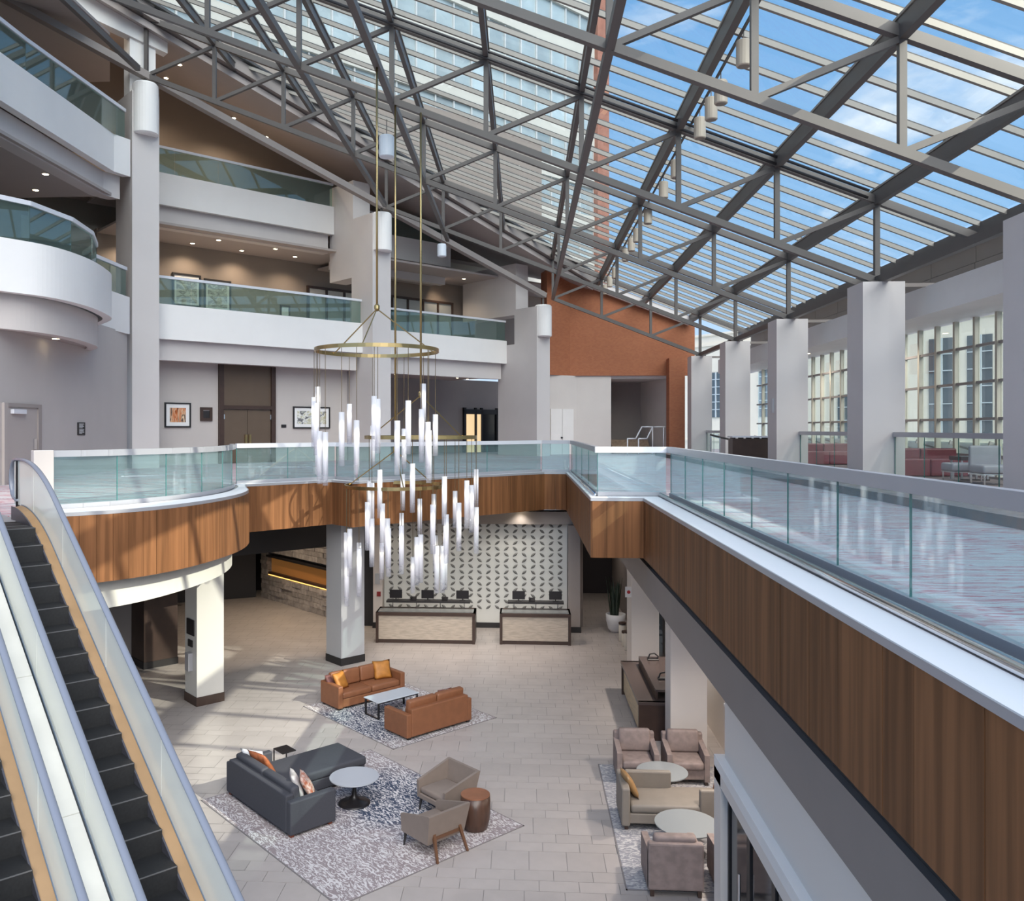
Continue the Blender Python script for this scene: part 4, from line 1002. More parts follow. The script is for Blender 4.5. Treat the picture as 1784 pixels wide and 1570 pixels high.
# ================================================================== SEATING
def pillow(name, label, loc, rz, m, size=.46, tilt=65, group='throw pillows', lean=0, mats2=None):
    """square throw pillow with pinched corners, leaning back"""
    n = 8; bm = BM(); g = {}
    for side in (1, -1):
        for i in range(n + 1):
            for j in range(n + 1):
                u = -1 + 2*i/n; v = -1 + 2*j/n
                th = .075*((1 - u*u)*(1 - v*v))**.42
                k = 1 - .10*(1 - abs(u))*abs(v) ; kk = 1 - .10*(1 - abs(v))*abs(u)
                edge = i in (0, n) or j in (0, n)
                key = (i, j) if edge else (i, j, side)
                if key not in g: g[key] = bm.verts.new((u*kk*size/2, side*th, v*k*size/2 + size/2))
        for i in range(n):
            for j in range(n):
                q = []
                for (a, b_) in ((i, j), (i+1, j), (i+1, j+1), (i, j+1)):
                    e_ = a in (0, n) or b_ in (0, n); q.append(g[(a, b_)] if e_ else g[(a, b_, side)])
                bm.faces.new(q)
    bm.transform(Matrix.Rotation(math.radians(lean), 4, 'Y') @ Matrix.Rotation(math.radians(90 - tilt), 4, 'X'))
    o = bpy.data.objects.new(name, finish(bm, name, True)); o.data.materials.append(m); col.objects.link(o)
    o.location = loc; o.rotation_euler = (0, 0, rz); o['label'] = label; o['category'] = 'pillow'; o['group'] = group
    return o
def sofa(name, label, loc, rz, L, D, m, bh=.72, armh=.62, armw=.14, backw=.16, seats=2, seath=.42, backs=2, footm=None, arms=(1, 1), cat='sofa', back_h=.30, group=None):
    """front faces local +y"""
    t = thing(name, label, cat, loc, rz, group=group)
    x0, x1 = -L/2, L/2; y0, y1 = -D/2, D/2
    part('base', rbox(BM(), x0 + .02, x1 - .02, y0 + .02, y1 - .03, .06, .27, .02), m, t, world=False, smooth=False)
    part('back_frame', rbox(BM(), x0 + (armw*.9 if arms[0] else 0), x1 - (armw*.9 if arms[1] else 0), y0, y0 + backw, .06, bh, .025), m, t, world=False)
    ix0, ix1 = x0, x1
    if arms[0]: part('arm', rbox(BM(), x0, x0 + armw, y0 + .01, y1, .05, armh, .025), m, t, world=False); ix0 = x0 + armw
    if arms[1]: part('arm', rbox(BM(), x1 - armw, x1, y0 + .01, y1, .05, armh, .025), m, t, world=False); ix1 = x1 - armw
    for k in range(seats):
        a = ix0 + (ix1 - ix0)*k/seats + .006; b_ = ix0 + (ix1 - ix0)*(k+1)/seats - .006
        part('seat_cushion', rbox(BM(), a, b_, y0 + backw, y1 - .02, .265, seath, .045, 3), m, t, world=False, smooth=True)
    for k in range(backs):
        a = ix0 + (ix1 - ix0)*k/backs + .008; b_ = ix0 + (ix1 - ix0)*(k+1)/backs - .008
        bm = rbox(BM(), a, b_, 0, .17, 0, back_h + (bh - seath), .05, 3)
        bm.transform(Matrix.Translation((0, y0 + backw - .0, seath - .01)) @ Matrix.Rotation(math.radians(7), 4, 'X'))
        part('back_cushion', bm, m, t, world=False, smooth=True)
    for sx in (x0 + .06, x1 - .12):
        for sy in (y0 + .04, y1 - .12): part('foot', box(BM(), sx, sx + .07, sy, sy + .07, 0, .06), footm or DARK, t, world=False)
    return t
GREYF = mat('grey_upholstery', (0.048, 0.049, 0.060), 0.75, noise=.10, nscale=40)
TANL = mat('tan_leather', (0.225, 0.088, 0.040), 0.5, noise=.10, nscale=6)
PINKF = mat('pink_taupe_velvet', (0.265, 0.205, 0.188), 0.75, noise=.22, nscale=7)
TAUPEL = mat('taupe_leather', (0.225, 0.178, 0.150), 0.5, noise=.06, nscale=6)
SETT = mat('grey_beige_upholstery', (0.22, 0.19, 0.16), 0.6, noise=.06, nscale=6)
ORANGEF = mat('orange_fabric', (0.42, 0.13, 0.05), 0.7, noise=.35, nscale=12)
MUSTARD = mat('mustard_fabric', (0.43, 0.17, 0.028), 0.6, noise=.2, nscale=8)
SILVERF = mat('silver_satin', (0.45, 0.43, 0.43), 0.35, noise=.3, nscale=7)
WHITEF = mat('white_fabric', (0.75, 0.74, 0.74), 0.8)
FLORAL = mat('floral_fabric', (0.66, 0.62, 0.58), 0.8, c2=(0.05, 0.05, 0.09), nscale=9)
RUSTP = mat('rust_patterned_fabric', (0.38, 0.11, 0.055), 0.7, c2=(0.6, 0.5, 0.45), nscale=14)
REDWOOD = mat('red_wood_foot', (0.20, 0.05, 0.025), 0.4)
# grey sectional
s = sofa('sectional_sofa', 'charcoal grey sectional sofa with a long chaise', (-4.5, 15.41, 0.012), math.radians(-45), 2.45, .92, GREYF, bh=.70, armh=.62, arms=(1, 1), armw=.15, seats=1, footm=REDWOOD, backs=2, back_h=.10)
part('chaise_base', rbox(BM(), -1.06, -.05, .3, 1.95, .06, .27, .02), GREYF, s, world=False)
part('chaise_cushion', rbox(BM(), -1.08, -.03, -.28, 1.98, .268, .445, .05, 3), GREYF, s, world=False, smooth=True)
for q in ((-1.02, 1.85), (-.15, 1.85)): part('foot', box(BM(), q[0], q[0] + .07, q[1], q[1] + .07, 0, .06), REDWOOD, s, world=False)
def at_local(o, x, y, z):
    v = Matrix.Rotation(o.rotation_euler[2], 4, 'Z') @ Vector((x, y, z)); return (o.location.x + v.x, o.location.y + v.y, z)
rz45 = math.radians(-45)
pillow('throw_pillow', 'white pillow at the chaise end of the grey sectional', at_local(s, -.90, .04, .445), rz45 + .5, WHITEF, .50)
pillow('throw_pillow', 'rust orange pillow leaning on the white one, grey sectional', at_local(s, -.62, .14, .445), rz45 + .15, ORANGEF, .56, tilt=56)
pillow('throw_pillow', 'silver satin pillow at the arm end of the grey sectional', at_local(s, .70, .10, .425), rz45 - .45, SILVERF, .52)
pillow('throw_pillow', 'rust patterned pillow in front of the silver satin one', at_local(s, .82, .26, .425), rz45 - .5, RUSTP, .50, tilt=60)
# brown sofas
s1 = sofa('leather_sofa', 'tan leather two-seat sofa facing the viewer, by the grey column', (-4.13, 21.76, .012), math.radians(-135), 2.05, .86, TANL, bh=.66, armh=.60, back_h=.14, group='tan leather sofas')
pillow('throw_pillow', 'mustard pillow at the near arm of the facing tan sofa', at_local(s1, .66, .10, .42), math.radians(-135) + .35, MUSTARD, .46)
pillow('throw_pillow', 'mustard pillow at the far arm of the facing tan sofa', at_local(s1, -.60, .06, .42), math.radians(-135) - .25, MUSTARD, .50)
pillow('throw_pillow', 'dark plum pillow half hidden at the near end of the facing sofa', at_local(s1, .80, -.12, .42), math.radians(-135) + .5, mat('plum_fabric', (0.14, 0.055, 0.05), .7), .40)
s2 = sofa('leather_sofa', 'tan leather two-seat sofa turned away, back to the viewer', (-2.22, 19.86, .012), math.radians(45), 1.93, .90, TANL, bh=.68, armh=.58, back_h=.16, group='tan leather sofas')
pillow('throw_pillow', 'floral black and white pillow at the near end of the turned sofa', at_local(s2, -.62, .10, .42), math.radians(45) + .4, FLORAL, .44)
pillow('throw_pillow', 'floral pillow showing over the far end of the turned sofa', at_local(s2, .66, .05, .44), math.radians(45) - .2, FLORAL, .42)
pillow('throw_pillow', 'dark rust pillow beside the far floral one, turned sofa', at_local(s2, .50, .16, .44), math.radians(45) - .1, mat('rust_dark', (0.15, 0.06, 0.05), .7), .40)
# coffee table
t = thing('coffee_table', 'low oblong white-topped coffee table on black frame between tan sofas', 'table', (-3.25, 20.83, .012), math.radians(45))
part('table_top', rbox(BM(), -.62, .62, -.31, .31, .40, .425, .006, 1), mat('stone_top', (0.52, 0.55, 0.60), 0.25), t, world=False)
for sx in (-.58, .58):
    for sy in (-.27, .27): part('leg', box(BM(), sx - .02, sx + .02, sy - .02, sy + .02, 0, .40), BLACKM, t, world=False)
bm = BM()
for sx in (-.58, .58): box(bm, sx - .015, sx + .015, -.27, .27, .0, .03)
part('stretcher', bm, BLACKM, t, world=False)
bm = BM()
for sy in (-.27, .27): box(bm, -.58, .58, sy - .015, sy + .015, .37, .40)
part('apron', bm, BLACKM, t, world=False)
# round pedestal tables
def tulip(label, loc, r, h, top, basem, group=None, br=.30):
    t = thing('round_table', label, 'table', loc, group=group)
    part('table_top', lathe(BM(), [(r - .02, h - .03), (r, h - .015), (r, h), (.02, h)], 40), top, t, world=False)
    part('pedestal', lathe(BM(), [(br, 0), (br, .012), (br*.8, .03), (br*.35, .07), (.05, .16), (.035, h*.6), (.05, h - .03)], 28), basem, t, True, world=False)
    return t
tulip('round pale grey table on a black pedestal before the chaise', (-3.15, 15.7, .014), .46, .50, mat('grey_top', (0.42, 0.44, 0.48), 0.22), BLACKM)
tulip('round grey table behind the settee', (2.62, 16.32, .014), .48, .50, mat('grey_top2', (0.26, 0.28, 0.29), 0.25), BLACKM, 'round side tables')
tulip('round grey table in front of the settee', (2.68, 14.2, .014), .52, .50, MATS['grey_top2'], BLACKM, 'round side tables')
t = thing('side_table', 'small black wire side table beside the chaise', 'table', (-4.82, 16.92, .012), math.radians(-45))
part('table_top', box(BM(), -.19, .19, -.15, .15, .49, .51), BLACKM, t, world=False)
for x in (-.18,):
    for y in (-.14, .14): part('leg', box(BM(), x - .01, x + .01, y - .01, y + .01, 0, .49), BLACKM, t, world=False)
part('base', box(BM(), -.19, .19, -.15, .15, 0, .012), BLACKM, t, world=False)
# drum stool
t = thing('drum_table', 'barrel shaped dark wood drum table between the taupe chairs', 'table', (-.84, 14.86, .012))
WOODD = mat('drum_wood', (0.085, 0.042, 0.027), 0.35, noise=.3, nscale=3, stretch=(6, 6, .6))
part('body', lathe(BM(), [(.19, 0), (.215, .03), (.255, .18), (.265, .36), (.258, .585), (.02, .59)], 32), WOODD, t, True, world=False)
part('lid', lathe(BM(), [(.256, .586), (.256, .60), (.245, .605), (.02, .605)], 32), mat('drum_top', (0.27, 0.11, 0.055), 0.35, noise=.2, nscale=4), t, world=False)
# taupe wedge armchairs
def wedge_chair(label, loc, rz):
    t = thing('lounge_chair', label, 'chair', loc, rz, group='taupe lounge chairs')
    W, D = .78, .76; h0, h1 = .54, .74
    for sx in (-1, 1):
        x0 = sx*W/2; x1 = x0 - sx*.055
        # side panel: low at the front, high at the back, flared out
        f = [(x0 + sx*.02, D/2, h0), (x1 + sx*.02, D/2, h0), (x1 + sx*.05, -D/2, h1), (x0 + sx*.05, -D/2, h1)]
        b_ = [(x0, D/2, .24), (x1, D/2, .24), (x1, -D/2 + .06, .24), (x0, -D/2 + .06, .24)]
        part('side_panel', hexa(BM(), b_ + f), TAUPEL, t, world=False)
    part('back_panel', hexa(BM(), [(-W/2, -D/2 + .06, .24), (W/2, -D/2 + .06, .24), (W/2, -D/2 + .12, .24), (-W/2, -D/2 + .12, .24),
         (-W/2 - .05, -D/2 - .05, h1), (W/2 + .05, -D/2 - .05, h1), (W/2 + .05, -D/2 + .01, h1), (-W/2 - .05, -D/2 + .01, h1)]), TAUPEL, t, world=False)
    part('seat_frame', rbox(BM(), -W/2 + .05, W/2 - .05, -D/2 + .12, D/2, .22, .32, .015, 1), TAUPEL, t, world=False)
    part('seat_cushion', rbox(BM(), -W/2 + .06, W/2 - .06, -D/2 + .12, D/2 - .01, .32, .43, .04, 3), TAUPEL, t, world=False, smooth=True)
    LEG = mat('walnut_leg', (0.12, 0.055, 0.028), 0.4)
    for sx in (-1, 1):
        part('leg', tube(BM(), (sx*(W/2 - .06), D/2 - .05, .24), (sx*(W/2 - .04), D/2 - .02, 0), .03, 8, .016), DARK, t, world=False)
        part('leg', hexa(BM(), [(sx*(W/2 - .07) - .018, -D/2 - .13, 0), (sx*(W/2 - .07) + .018, -D/2 - .13, 0), (sx*(W/2 - .07) + .018, -D/2 - .095, 0), (sx*(W/2 - .07) - .018, -D/2 - .095, 0),
             (sx*(W/2 - .12) - .025, -D/2 + .02, .40), (sx*(W/2 - .12) + .025, -D/2 + .02, .40), (sx*(W/2 - .12) + .025, -D/2 + .07, .40), (sx*(W/2 - .12) - .025, -D/2 + .07, .40)]), LEG, t, world=False)
    part('back_rail', box(BM(), -W/2 + .1, W/2 - .1, -D/2 + .02, -D/2 + .06, .30, .35), LEG, t, world=False)
    return t
wedge_chair('taupe leather lounge chair nearest, back to the viewer', (-1.50, 14.18, .012), math.radians(45))
wedge_chair('taupe leather lounge chair farther back, open seat showing', (-1.40, 15.52, .012), math.radians(135))
# pink armchairs
def armchair(label, loc, rz):
    t = thing('armchair', label, 'chair', loc, rz, group='pinkish taupe armchairs')
    W, D = .82, .82
    part('base', rbox(BM(), -W/2 + .05, W/2 - .05, -D/2 + .05, D/2 - .04, .10, .30, .02), PINKF, t, world=False)
    part('back_frame', rbox(BM(), -W/2, W/2, -D/2, -D/2 + .14, .10, .80, .03), PINKF, t, world=False)
    for sx in (-1, 1):
        a, b_ = sorted((sx*W/2, sx*(W/2 - .10)))
        part('arm', hexa(BM(), [(a, -D/2 + .05, .08), (b_, -D/2 + .05, .08), (b_, D/2, .08), (a, D/2, .08), (a, -D/2 + .05, .68), (b_, -D/2 + .05, .68), (b_, D/2, .60), (a, D/2, .60)]), PINKF, t, world=False)
    part('seat_cushion', rbox(BM(), -W/2 + .105, W/2 - .105, -D/2 + .14, D/2 + .01, .30, .45, .045, 3), PINKF, t, world=False, smooth=True)
    bm = rbox(BM(), -W/2 + .09, W/2 - .09, 0, .17, 0, .44, .05, 3); bm.transform(Matrix.Translation((0, -D/2 + .12, .43)) @ Matrix.Rotation(math.radians(8), 4, 'X'))
    part('back_cushion', bm, PINKF, t, world=False, smooth=True)
    for sx in (-W/2 + .03, W/2 - .09):
        for sy in (-D/2 + .03, D/2 - .1): part('foot', box(BM(), sx, sx + .06, sy, sy + .06, 0, .10), DKBROWN, t, world=False)
armchair('pinkish armchair facing the viewer, left one of the far pair', (2.25, 17.28, .014), math.pi)
armchair('pinkish armchair facing the viewer, right one beside the white pier', (3.22, 17.28, .014), math.pi)
armchair('pinkish armchair nearest, seen from behind at the rug edge', (2.27, 13.24, .014), 0)
armchair('pinkish armchair half hidden behind the white door surround', (3.30, 13.24, .014), 0)
# tete-a-tete settee
t = thing('settee', 'grey beige two-way settee with a mustard pillow between round tables', 'settee', (2.62, 15.35, .014))
part('base', rbox(BM(), -.86, .98, -.42, .42, .12, .30, .02), SETT, t, world=False)
part('seat_cushion', rbox(BM(), -.76, .90, -.43, .43, .30, .45, .05, 3), SETT, t, world=False, smooth=True)
part('side_arm', rbox(BM(), -.92, -.77, -.45, .45, .08, .74, .03), SETT, t, world=False)
part('back_panel', rbox(BM(), -.77, .06, .33, .45, .30, .74, .03), SETT, t, world=False)
part('back_panel', rbox(BM(), .42, 1.02, -.45, -.33, .12, .74, .03), SETT, t, world=False)
part('side_arm', rbox(BM(), .90, 1.04, -.45, .45, .08, .74, .03), SETT, t, world=False)
for sx in (-.86, .92):
    for sy in (-.38, .32): part('foot', box(BM(), sx, sx + .06, sy, sy + .06, 0, .12), DKBROWN, t, world=False)
pillow('throw_pillow', 'mustard brown pillow against the left arm of the settee', (2.0, 15.38, .455), math.radians(-80), mat('bronze_satin', (0.33, 0.19, 0.08), .4, noise=.25, nscale=6), .48, tilt=62)
pillow('throw_pillow', 'small rust pillow at the right end of the settee', (3.42, 15.5, .455), math.radians(80), mat('rust_satin', (0.22, 0.09, 0.035), .5), .34, tilt=70)
# ================================================================== ESCALATORS
A0 = Vector((-7.4, 12.6, 0)); QD = Vector((.70711, -.70711, 0)); LD = Vector((-.70711, -.70711, 0)); T30 = math.tan(math.radians(30))
def ep(q, L, z): 
    v = A0 + QD*q + LD*L; return Vector((v.x, v.y, z))
def zin(q):
    """height of the handrail line: incline easing into the level head"""
    if q >= 0.9: return 6.5 - T30*q
    if q <= -0.9: return 6.5
    t = (0.9 - q)/1.8                     # ease
    a = 6.5 - T30*0.9
    return a + (6.5 - a)*(2*t - t*t) * 1.0
MARBLE = mat('white_marble', (0.72, 0.72, 0.68), 0.3, noise=.10, nscale=1.5)
CREAMD = mat('cream_bronze_deck', (0.62, 0.52, 0.36), 0.30, 0.35, noise=.08, nscale=1.2)
BLUET = mat('blue_grey_trim', (0.16, 0.21, 0.28), 0.3, .4)
def sweep(bm, pts, w, h, side):
    prev = None
    for i, p in enumerate(pts):
        d = (pts[min(i+1, len(pts)-1)] - pts[max(i-1, 0)]).normalized()
        n = side.cross(d).normalized()
        ring = [bm.verts.new(p + side*(w/2*math.cos(a)) + n*(h/2*math.sin(a))) for a in [2*math.pi*k/10 for k in range(10)]]
        if prev:
            for k in range(10): bm.faces.new([prev[k], prev[(k+1) % 10], ring[(k+1) % 10], ring[k]])
        else: bm.faces.new(ring[::-1])
        prev = ring
    bm.faces.new(prev)
    return bm
QS = [-0.9 + .15*i for i in range(13)] + [1.2 + .6*i for i in range(15)]
def slope_strip(L0, L1, off0, off1, q0=-.9, q1=9.4):
    """strip following the incline, from lateral L0 (height offset off0) to L1"""
    bm = BM(); qs = [q for q in QS if q0 <= q <= q1]; prev = None
    for q in qs:
        r = [bm.verts.new(ep(q, L0, zin(q) + off0)), bm.verts.new(ep(q, L1, zin(q) + off1)), bm.verts.new(ep(q, L1, zin(q) + off1 - .05)), bm.verts.new(ep(q, L0, zin(q) + off0 - .05))]
        if prev:
            for k in range(4): bm.faces.new([prev[k], prev[(k+1) % 4], r[(k+1) % 4], r[k]])
        else: bm.faces.new(r[::-1])
        prev = r
    bm.faces.new(prev)
    return bm
def escalator(label, L0):
    base = ep(9.4, L0 + .44, 0)
    t = thing('escalator', label, 'escalator', (base.x, base.y, 0), math.radians(-45), group='escalators')
    # steps
    bm = BM(); box(bm, -.2, .2, -.245, .245, -.235, 0)
    me = finish(bm, 'step'); me.materials.append(STEPM)
    eb = BM(); box(eb, .193, .203, -.24, .24, -.008, .003); me2 = finish(eb, 'nosing'); me2.materials.append(STEPE)
    q = -.5
    while q < 8.9:
        zz = max(.02, min(5.54, 5.53 - T30*(q - .35)))
        w = ep(q, L0 + .44, zz)
        lo = inv_of(t) @ w
        so = share('step', me, t, lo); share('nosing', me2, so, (0, 0, 0))
        q += .40
    part('comb_plate', hexa(BM(), [ep(-1.9, L0 + .12, 5.53), ep(-.62, L0 + .12, 5.53), ep(-.62, L0 + .76, 5.53), ep(-1.9, L0 + .76, 5.53), ep(-1.9, L0 + .12, 5.55), ep(-.62, L0 + .12, 5.55), ep(-.62, L0 + .76, 5.55), ep(-1.9, L0 + .76, 5.55)]), ALU, t)
    part('truss_body', slope_strip(L0 - .02, L0 + .9, -1.5, -1.5), DARK, t)
    for sd, lab in ((0, 'right'), (1, 'left')):
        Lh = L0 + .04 + .80*sd; sg = 1 if sd == 0 else -1
        # handrail loop with newel
        pts = [ep(qq, Lh, zin(qq)) for qq in reversed(QS)]
        pts += [ep(-1.25, Lh, 6.5)]
        for k in range(1, 10):
            a = math.pi*k/9; pts.append(ep(-1.25 - .30*math.sin(a), Lh, 6.5 - .33*(1 - math.cos(a))))
        pts += [ep(-1.1, Lh, 5.83)]
        part('handrail', sweep(BM(), pts, .085, .05, LD), RUBBER if True else RUBBERD, t, True)
        gr = [Vector(p) for p in pts]
        # glass panels along the incline, joints square to the slope
        edges = [-1.35, -.2, 1.3, 3.1, 4.9, 6.7, 8.5, 9.3]
        for a, b_ in zip(edges, edges[1:]):
            bm = BM(); n = 6; prev = None
            for k in range(n + 1):
                qq = a + .008 + (b_ - a - .016)*k/n
                lean = .30 if qq > .6 else 0.0
                top = ep(qq, Lh, zin(qq) - .02); bot = ep(max(qq - lean*.0, -1.35), Lh, zin(qq) - .74)
                r = [bm.verts.new(top + LD*.006), bm.verts.new(bot + LD*.006), bm.verts.new(bot - LD*.006), bm.verts.new(top - LD*.006)]
                if prev:
                    for m_ in range(4): bm.faces.new([prev[m_], prev[(m_+1) % 4], r[(m_+1) % 4], r[m_]])
                else: bm.faces.new(r[::-1])
                prev = r
            bm.faces.new(prev)
            part('glass_panel', bm, ESCG, t)
        part('base_trim', slope_strip(Lh - .015, Lh + .015, -.72, -.72), BLUET, t)
        part('inner_deck', slope_strip(Lh + sg*.015, Lh + sg*.155, -.735, -.77), GOLD if sd == 0 else CREAMD, t)
        b2 = BM(); prev = None
        for qq in QS:
            r = [b2.verts.new(ep(qq, Lh + sg*.158, zin(qq) - .74)), b2.verts.new(ep(qq, Lh + sg*.158, zin(qq) - 1.12)), b2.verts.new(ep(qq, Lh + sg*.140, zin(qq) - 1.12)), b2.verts.new(ep(qq, Lh + sg*.140, zin(qq) - .74))]
            if prev:
                for m_ in range(4): b2.faces.new([prev[m_], prev[(m_+1) % 4], r[(m_+1) % 4], r[m_]])
            prev = r
        part('skirt', b2, mat('skirt_dark', (0.06, 0.06, 0.075), .35), t)
        part('newel_post', bar(BM(), ep(-1.15, Lh, 5.54), ep(-1.15, Lh, 6.48), .03, .07), BLACKM, t)
    return t
escalator('right escalator of dark steps with bronze deck and blue-grey handrails', 0.0)
escalator('left escalator of dark steps at the lower left edge', 1.25)
dk = thing('escalator_deck', 'white marble decks beside and between the escalators', 'deck', tuple(ep(9.2, 1.05, 0)), math.radians(-45))
for (a, b_) in ((.87, 1.27), (2.12, 2.6)):
    cuts = [-.9, 1.2, 3.0, 4.8, 6.6, 8.4, 9.6]
    for q0, q1 in zip(cuts, cuts[1:]):
        bm = BM(); n = 5; prev = None
        for k in range(n + 1):
            qq = q0 + .006 + (q1 - q0 - .012)*k/n
            r = [bm.verts.new(ep(qq, a, zin(qq) - .735)), bm.verts.new(ep(qq, b_, zin(qq) - .735)), bm.verts.new(ep(qq, b_, zin(qq) - .80)), bm.verts.new(ep(qq, a, zin(qq) - .80))]
            if prev:
                for m_ in range(4): bm.faces.new([prev[m_], prev[(m_+1) % 4], r[(m_+1) % 4], r[m_]])
            else: bm.faces.new(r[::-1])
            prev = r
        bm.faces.new(prev)
        part('slab', bm, MARBLE, dk)
part('side_cladding', hexa(BM(), [ep(-.5, -.03, 4.3), ep(9.4, -.03, -.05), ep(9.4, .0, -.05), ep(-.5, .0, 4.3), ep(-.5, -.03, 5.9), ep(9.4, -.03, .32), ep(9.4, .0, .32), ep(-.5, .0, 5.9)]), DKBROWN, dk)

# ================================================================== CHANDELIERS
def tube_mat():
    m = bpy.data.materials.new('lit_acrylic'); m.use_nodes = True; nt = m.node_tree; nt.nodes.clear()
    o = nt.nodes.new('ShaderNodeOutputMaterial'); tc = nt.nodes.new('ShaderNodeTexCoord'); sp = nt.nodes.new('ShaderNodeSeparateXYZ')
    nt.links.new(tc.outputs['Generated'], sp.inputs[0])
    r1 = nt.nodes.new('ShaderNodeValToRGB'); c = r1.color_ramp
    c.elements[0].position = 0; c.elements[0].color = (.04, .04, .05, 1); c.elements[1].position = 1; c.elements[1].color = (.10, .10, .10, 1)
    for p, v in ((.35, (.32, .31, .36)), (.62, (.72, .68, .66)), (.74, (1.5, 1.35, 1.05)), (.80, (.8, .74, .62)), (.86, (.16, .16, .17))):
        q = c.elements.new(p); q.color = (*v, 1)
    nt.links.new(sp.outputs['Z'], r1.inputs[0])
    r2 = nt.nodes.new('ShaderNodeValToRGB'); r2.color_ramp.elements[0].position = .0; r2.color_ramp.elements[0].color = (.88, .88, .88, 1)
    r2.color_ramp.elements[1].position = .55; r2.color_ramp.elements[1].color = (.30, .30, .30, 1)
    nt.links.new(sp.outputs['Z'], r2.inputs[0])
    em = nt.nodes.new('ShaderNodeEmission'); nt.links.new(r1.outputs[0], em.inputs[0]); em.inputs[1].default_value = 0.34
    df = nt.nodes.new('ShaderNodeBsdfDiffuse'); df.inputs[0].default_value = (.7, .7, .74, 1)
    ad = nt.nodes.new('ShaderNodeAddShader'); nt.links.new(em.outputs[0], ad.inputs[0]); nt.links.new(df.outputs[0], ad.inputs[1])
    tr = nt.nodes.new('ShaderNodeBsdfTransparent'); tr.inputs[0].default_value = (.92, .92, .95, 1)
    mx = nt.nodes.new('ShaderNodeMixShader'); nt.links.new(r2.outputs[0], mx.inputs[0]); nt.links.new(ad.outputs[0], mx.inputs[1]); nt.links.new(tr.outputs[0], mx.inputs[2])
    gl = nt.nodes.new('ShaderNodeBsdfGlossy'); gl.inputs['Roughness'].default_value = .1
    m2 = nt.nodes.new('ShaderNodeMixShader'); m2.inputs[0].default_value = .06
    nt.links.new(mx.outputs[0], m2.inputs[1]); nt.links.new(gl.outputs[0], m2.inputs[2]); nt.links.new(m2.outputs[0], o.inputs[0])
    return m
TUBEM = tube_mat()
def cyl_mesh(r, h, n=12):
    bm = BM()
    A = [bm.verts.new((r*math.cos(2*math.pi*i/n), r*math.sin(2*math.pi*i/n), -h)) for i in range(n)]; B = [bm.verts.new((v.co.x, v.co.y, 0)) for v in A]
    for i in range(n): bm.faces.new([A[i], A[(i+1) % n], B[(i+1) % n], B[i]])
    bm.faces.new(A[::-1]); bm.faces.new(B)
    me = finish(bm, 'light_tube', True); me.materials.append(TUBEM); return me
tme = {1.25: cyl_mesh(.066, 1.25), 1.05: cyl_mesh(.066, 1.05)}
WIRE = mat('bronze_wire', (0.14, 0.10, 0.055), .4, .6)
wbm = BM(); tube(wbm, (0, 0, 0), (0, 0, 1), .0075, 6); wire_me = finish(wbm, 'cable'); wire_me.materials.append(WIRE)
cosY, sinY = math.cos(YAW), math.sin(YAW)
def chandelier(label, C, R, hub, ztop, tubes):
    """C ring centre; tubes are (across offset as seen, front/back, drop of tube top below ring, length)"""
    t = thing('chandelier', label, 'chandelier', C, group='ring chandeliers')
    bm = BM(); n = 56
    for i in range(n):
        a0 = 2*math.pi*i/n; a1 = 2*math.pi*(i+1)/n
        o = [((R - .035)*math.cos(a0), (R - .035)*math.sin(a0)), (R*math.cos(a0), R*math.sin(a0)), (R*math.cos(a1), R*math.sin(a1)), ((R - .035)*math.cos(a1), (R - .035)*math.sin(a1))]
        hexa(bm, [(x, y, -.045) for x, y in o] + [(x, y, .045) for x, y in o])
    bmesh.ops.remove_doubles(bm, verts=bm.verts[:], dist=.0005)
    part('ring', bm, BRASS, t, world=False)
    part('rod', tube(BM(), (0, 0, hub - C[2]), (0, 0, ztop - C[2]), .028, 8), BRASS, t, True, world=False)
    part('hub', lathe(BM(), [(.03, hub - C[2] - .06), (.07, hub - C[2]), (.07, hub - C[2] + .08), (.03, hub - C[2] + .12)], 12), BRASS, t, world=False)
    for k in range(3):
        a = math.radians(200 + 120*k + C[1]*9)
        part('strut', tube(BM(), (0, 0, hub - C[2]), ((R - .02)*math.cos(a), (R - .02)*math.sin(a), 0), .016, 6), BRASS, t, world=False)
    for (off, fb, drop, ln) in tubes:
        off = max(-R*.985, min(R*.985, off)); dep = math.sqrt(max(0, R*R - off*off))*.97*fb
        x = off*cosY - dep*sinY; y = off*sinY + dep*cosY
        o = share('light_tube', tme[ln], t, (x, y, -drop))
        c = share('cable', wire_me, o, (0, 0, 0), scale=(1, 1, max(.05, drop - .04)))
def tub(lst, C, R=1.525):
    """pixel readings (x of tube, y of its top) -> offsets on the ring, alternating front and back"""
    d = C[1]*cosY - C[0]*sinY; uc = PX + F_PX*(C[0]*cosY + C[1]*sinY)/d; vr = PY - F_PX*(C[2] - EYE)/d
    out = []
    for i, (u, v) in enumerate(lst):
        fb = 1 if (i*7 + 3) % 3 == 0 else -1
        off = (u - uc)*d/F_PX
        dep = math.sqrt(max(0, R*R - min(R*R, off*off)))*fb
        dd = d + dep
        zt = EYE - (v - PY)*dd/F_PX
        out.append(((u - uc)*dd/F_PX if abs(off) < R*.8 else off, fb, max(.25, C[2] - zt), 1.25 if i % 3 else 1.05))
    return out
c7 = lambda L: [(560 + x*.17937, 780 + y*.17937) for x, y in L]
ring1 = [(543.5, 673), (550.5, 692), (559, 702), (546, 755), (567, 751), (575, 753), (600, 704), (606, 718), (633, 732), (639, 742), (664, 690), (670, 695), (694, 747), (703, 733), (721, 698), (730, 669), (742, 713), (748, 735), (757, 722), (749.5, 750)]
ring2 = c7([(445, 325), (525, 345), (590, 215), (765, 255), (915, 155), (1222, 280), (1535, 215), (1412, 320), (1458, 365), (1275, 420), (1357, 535), (1515, 570), (1065, 450), (1240, 650), (1112, 555)])
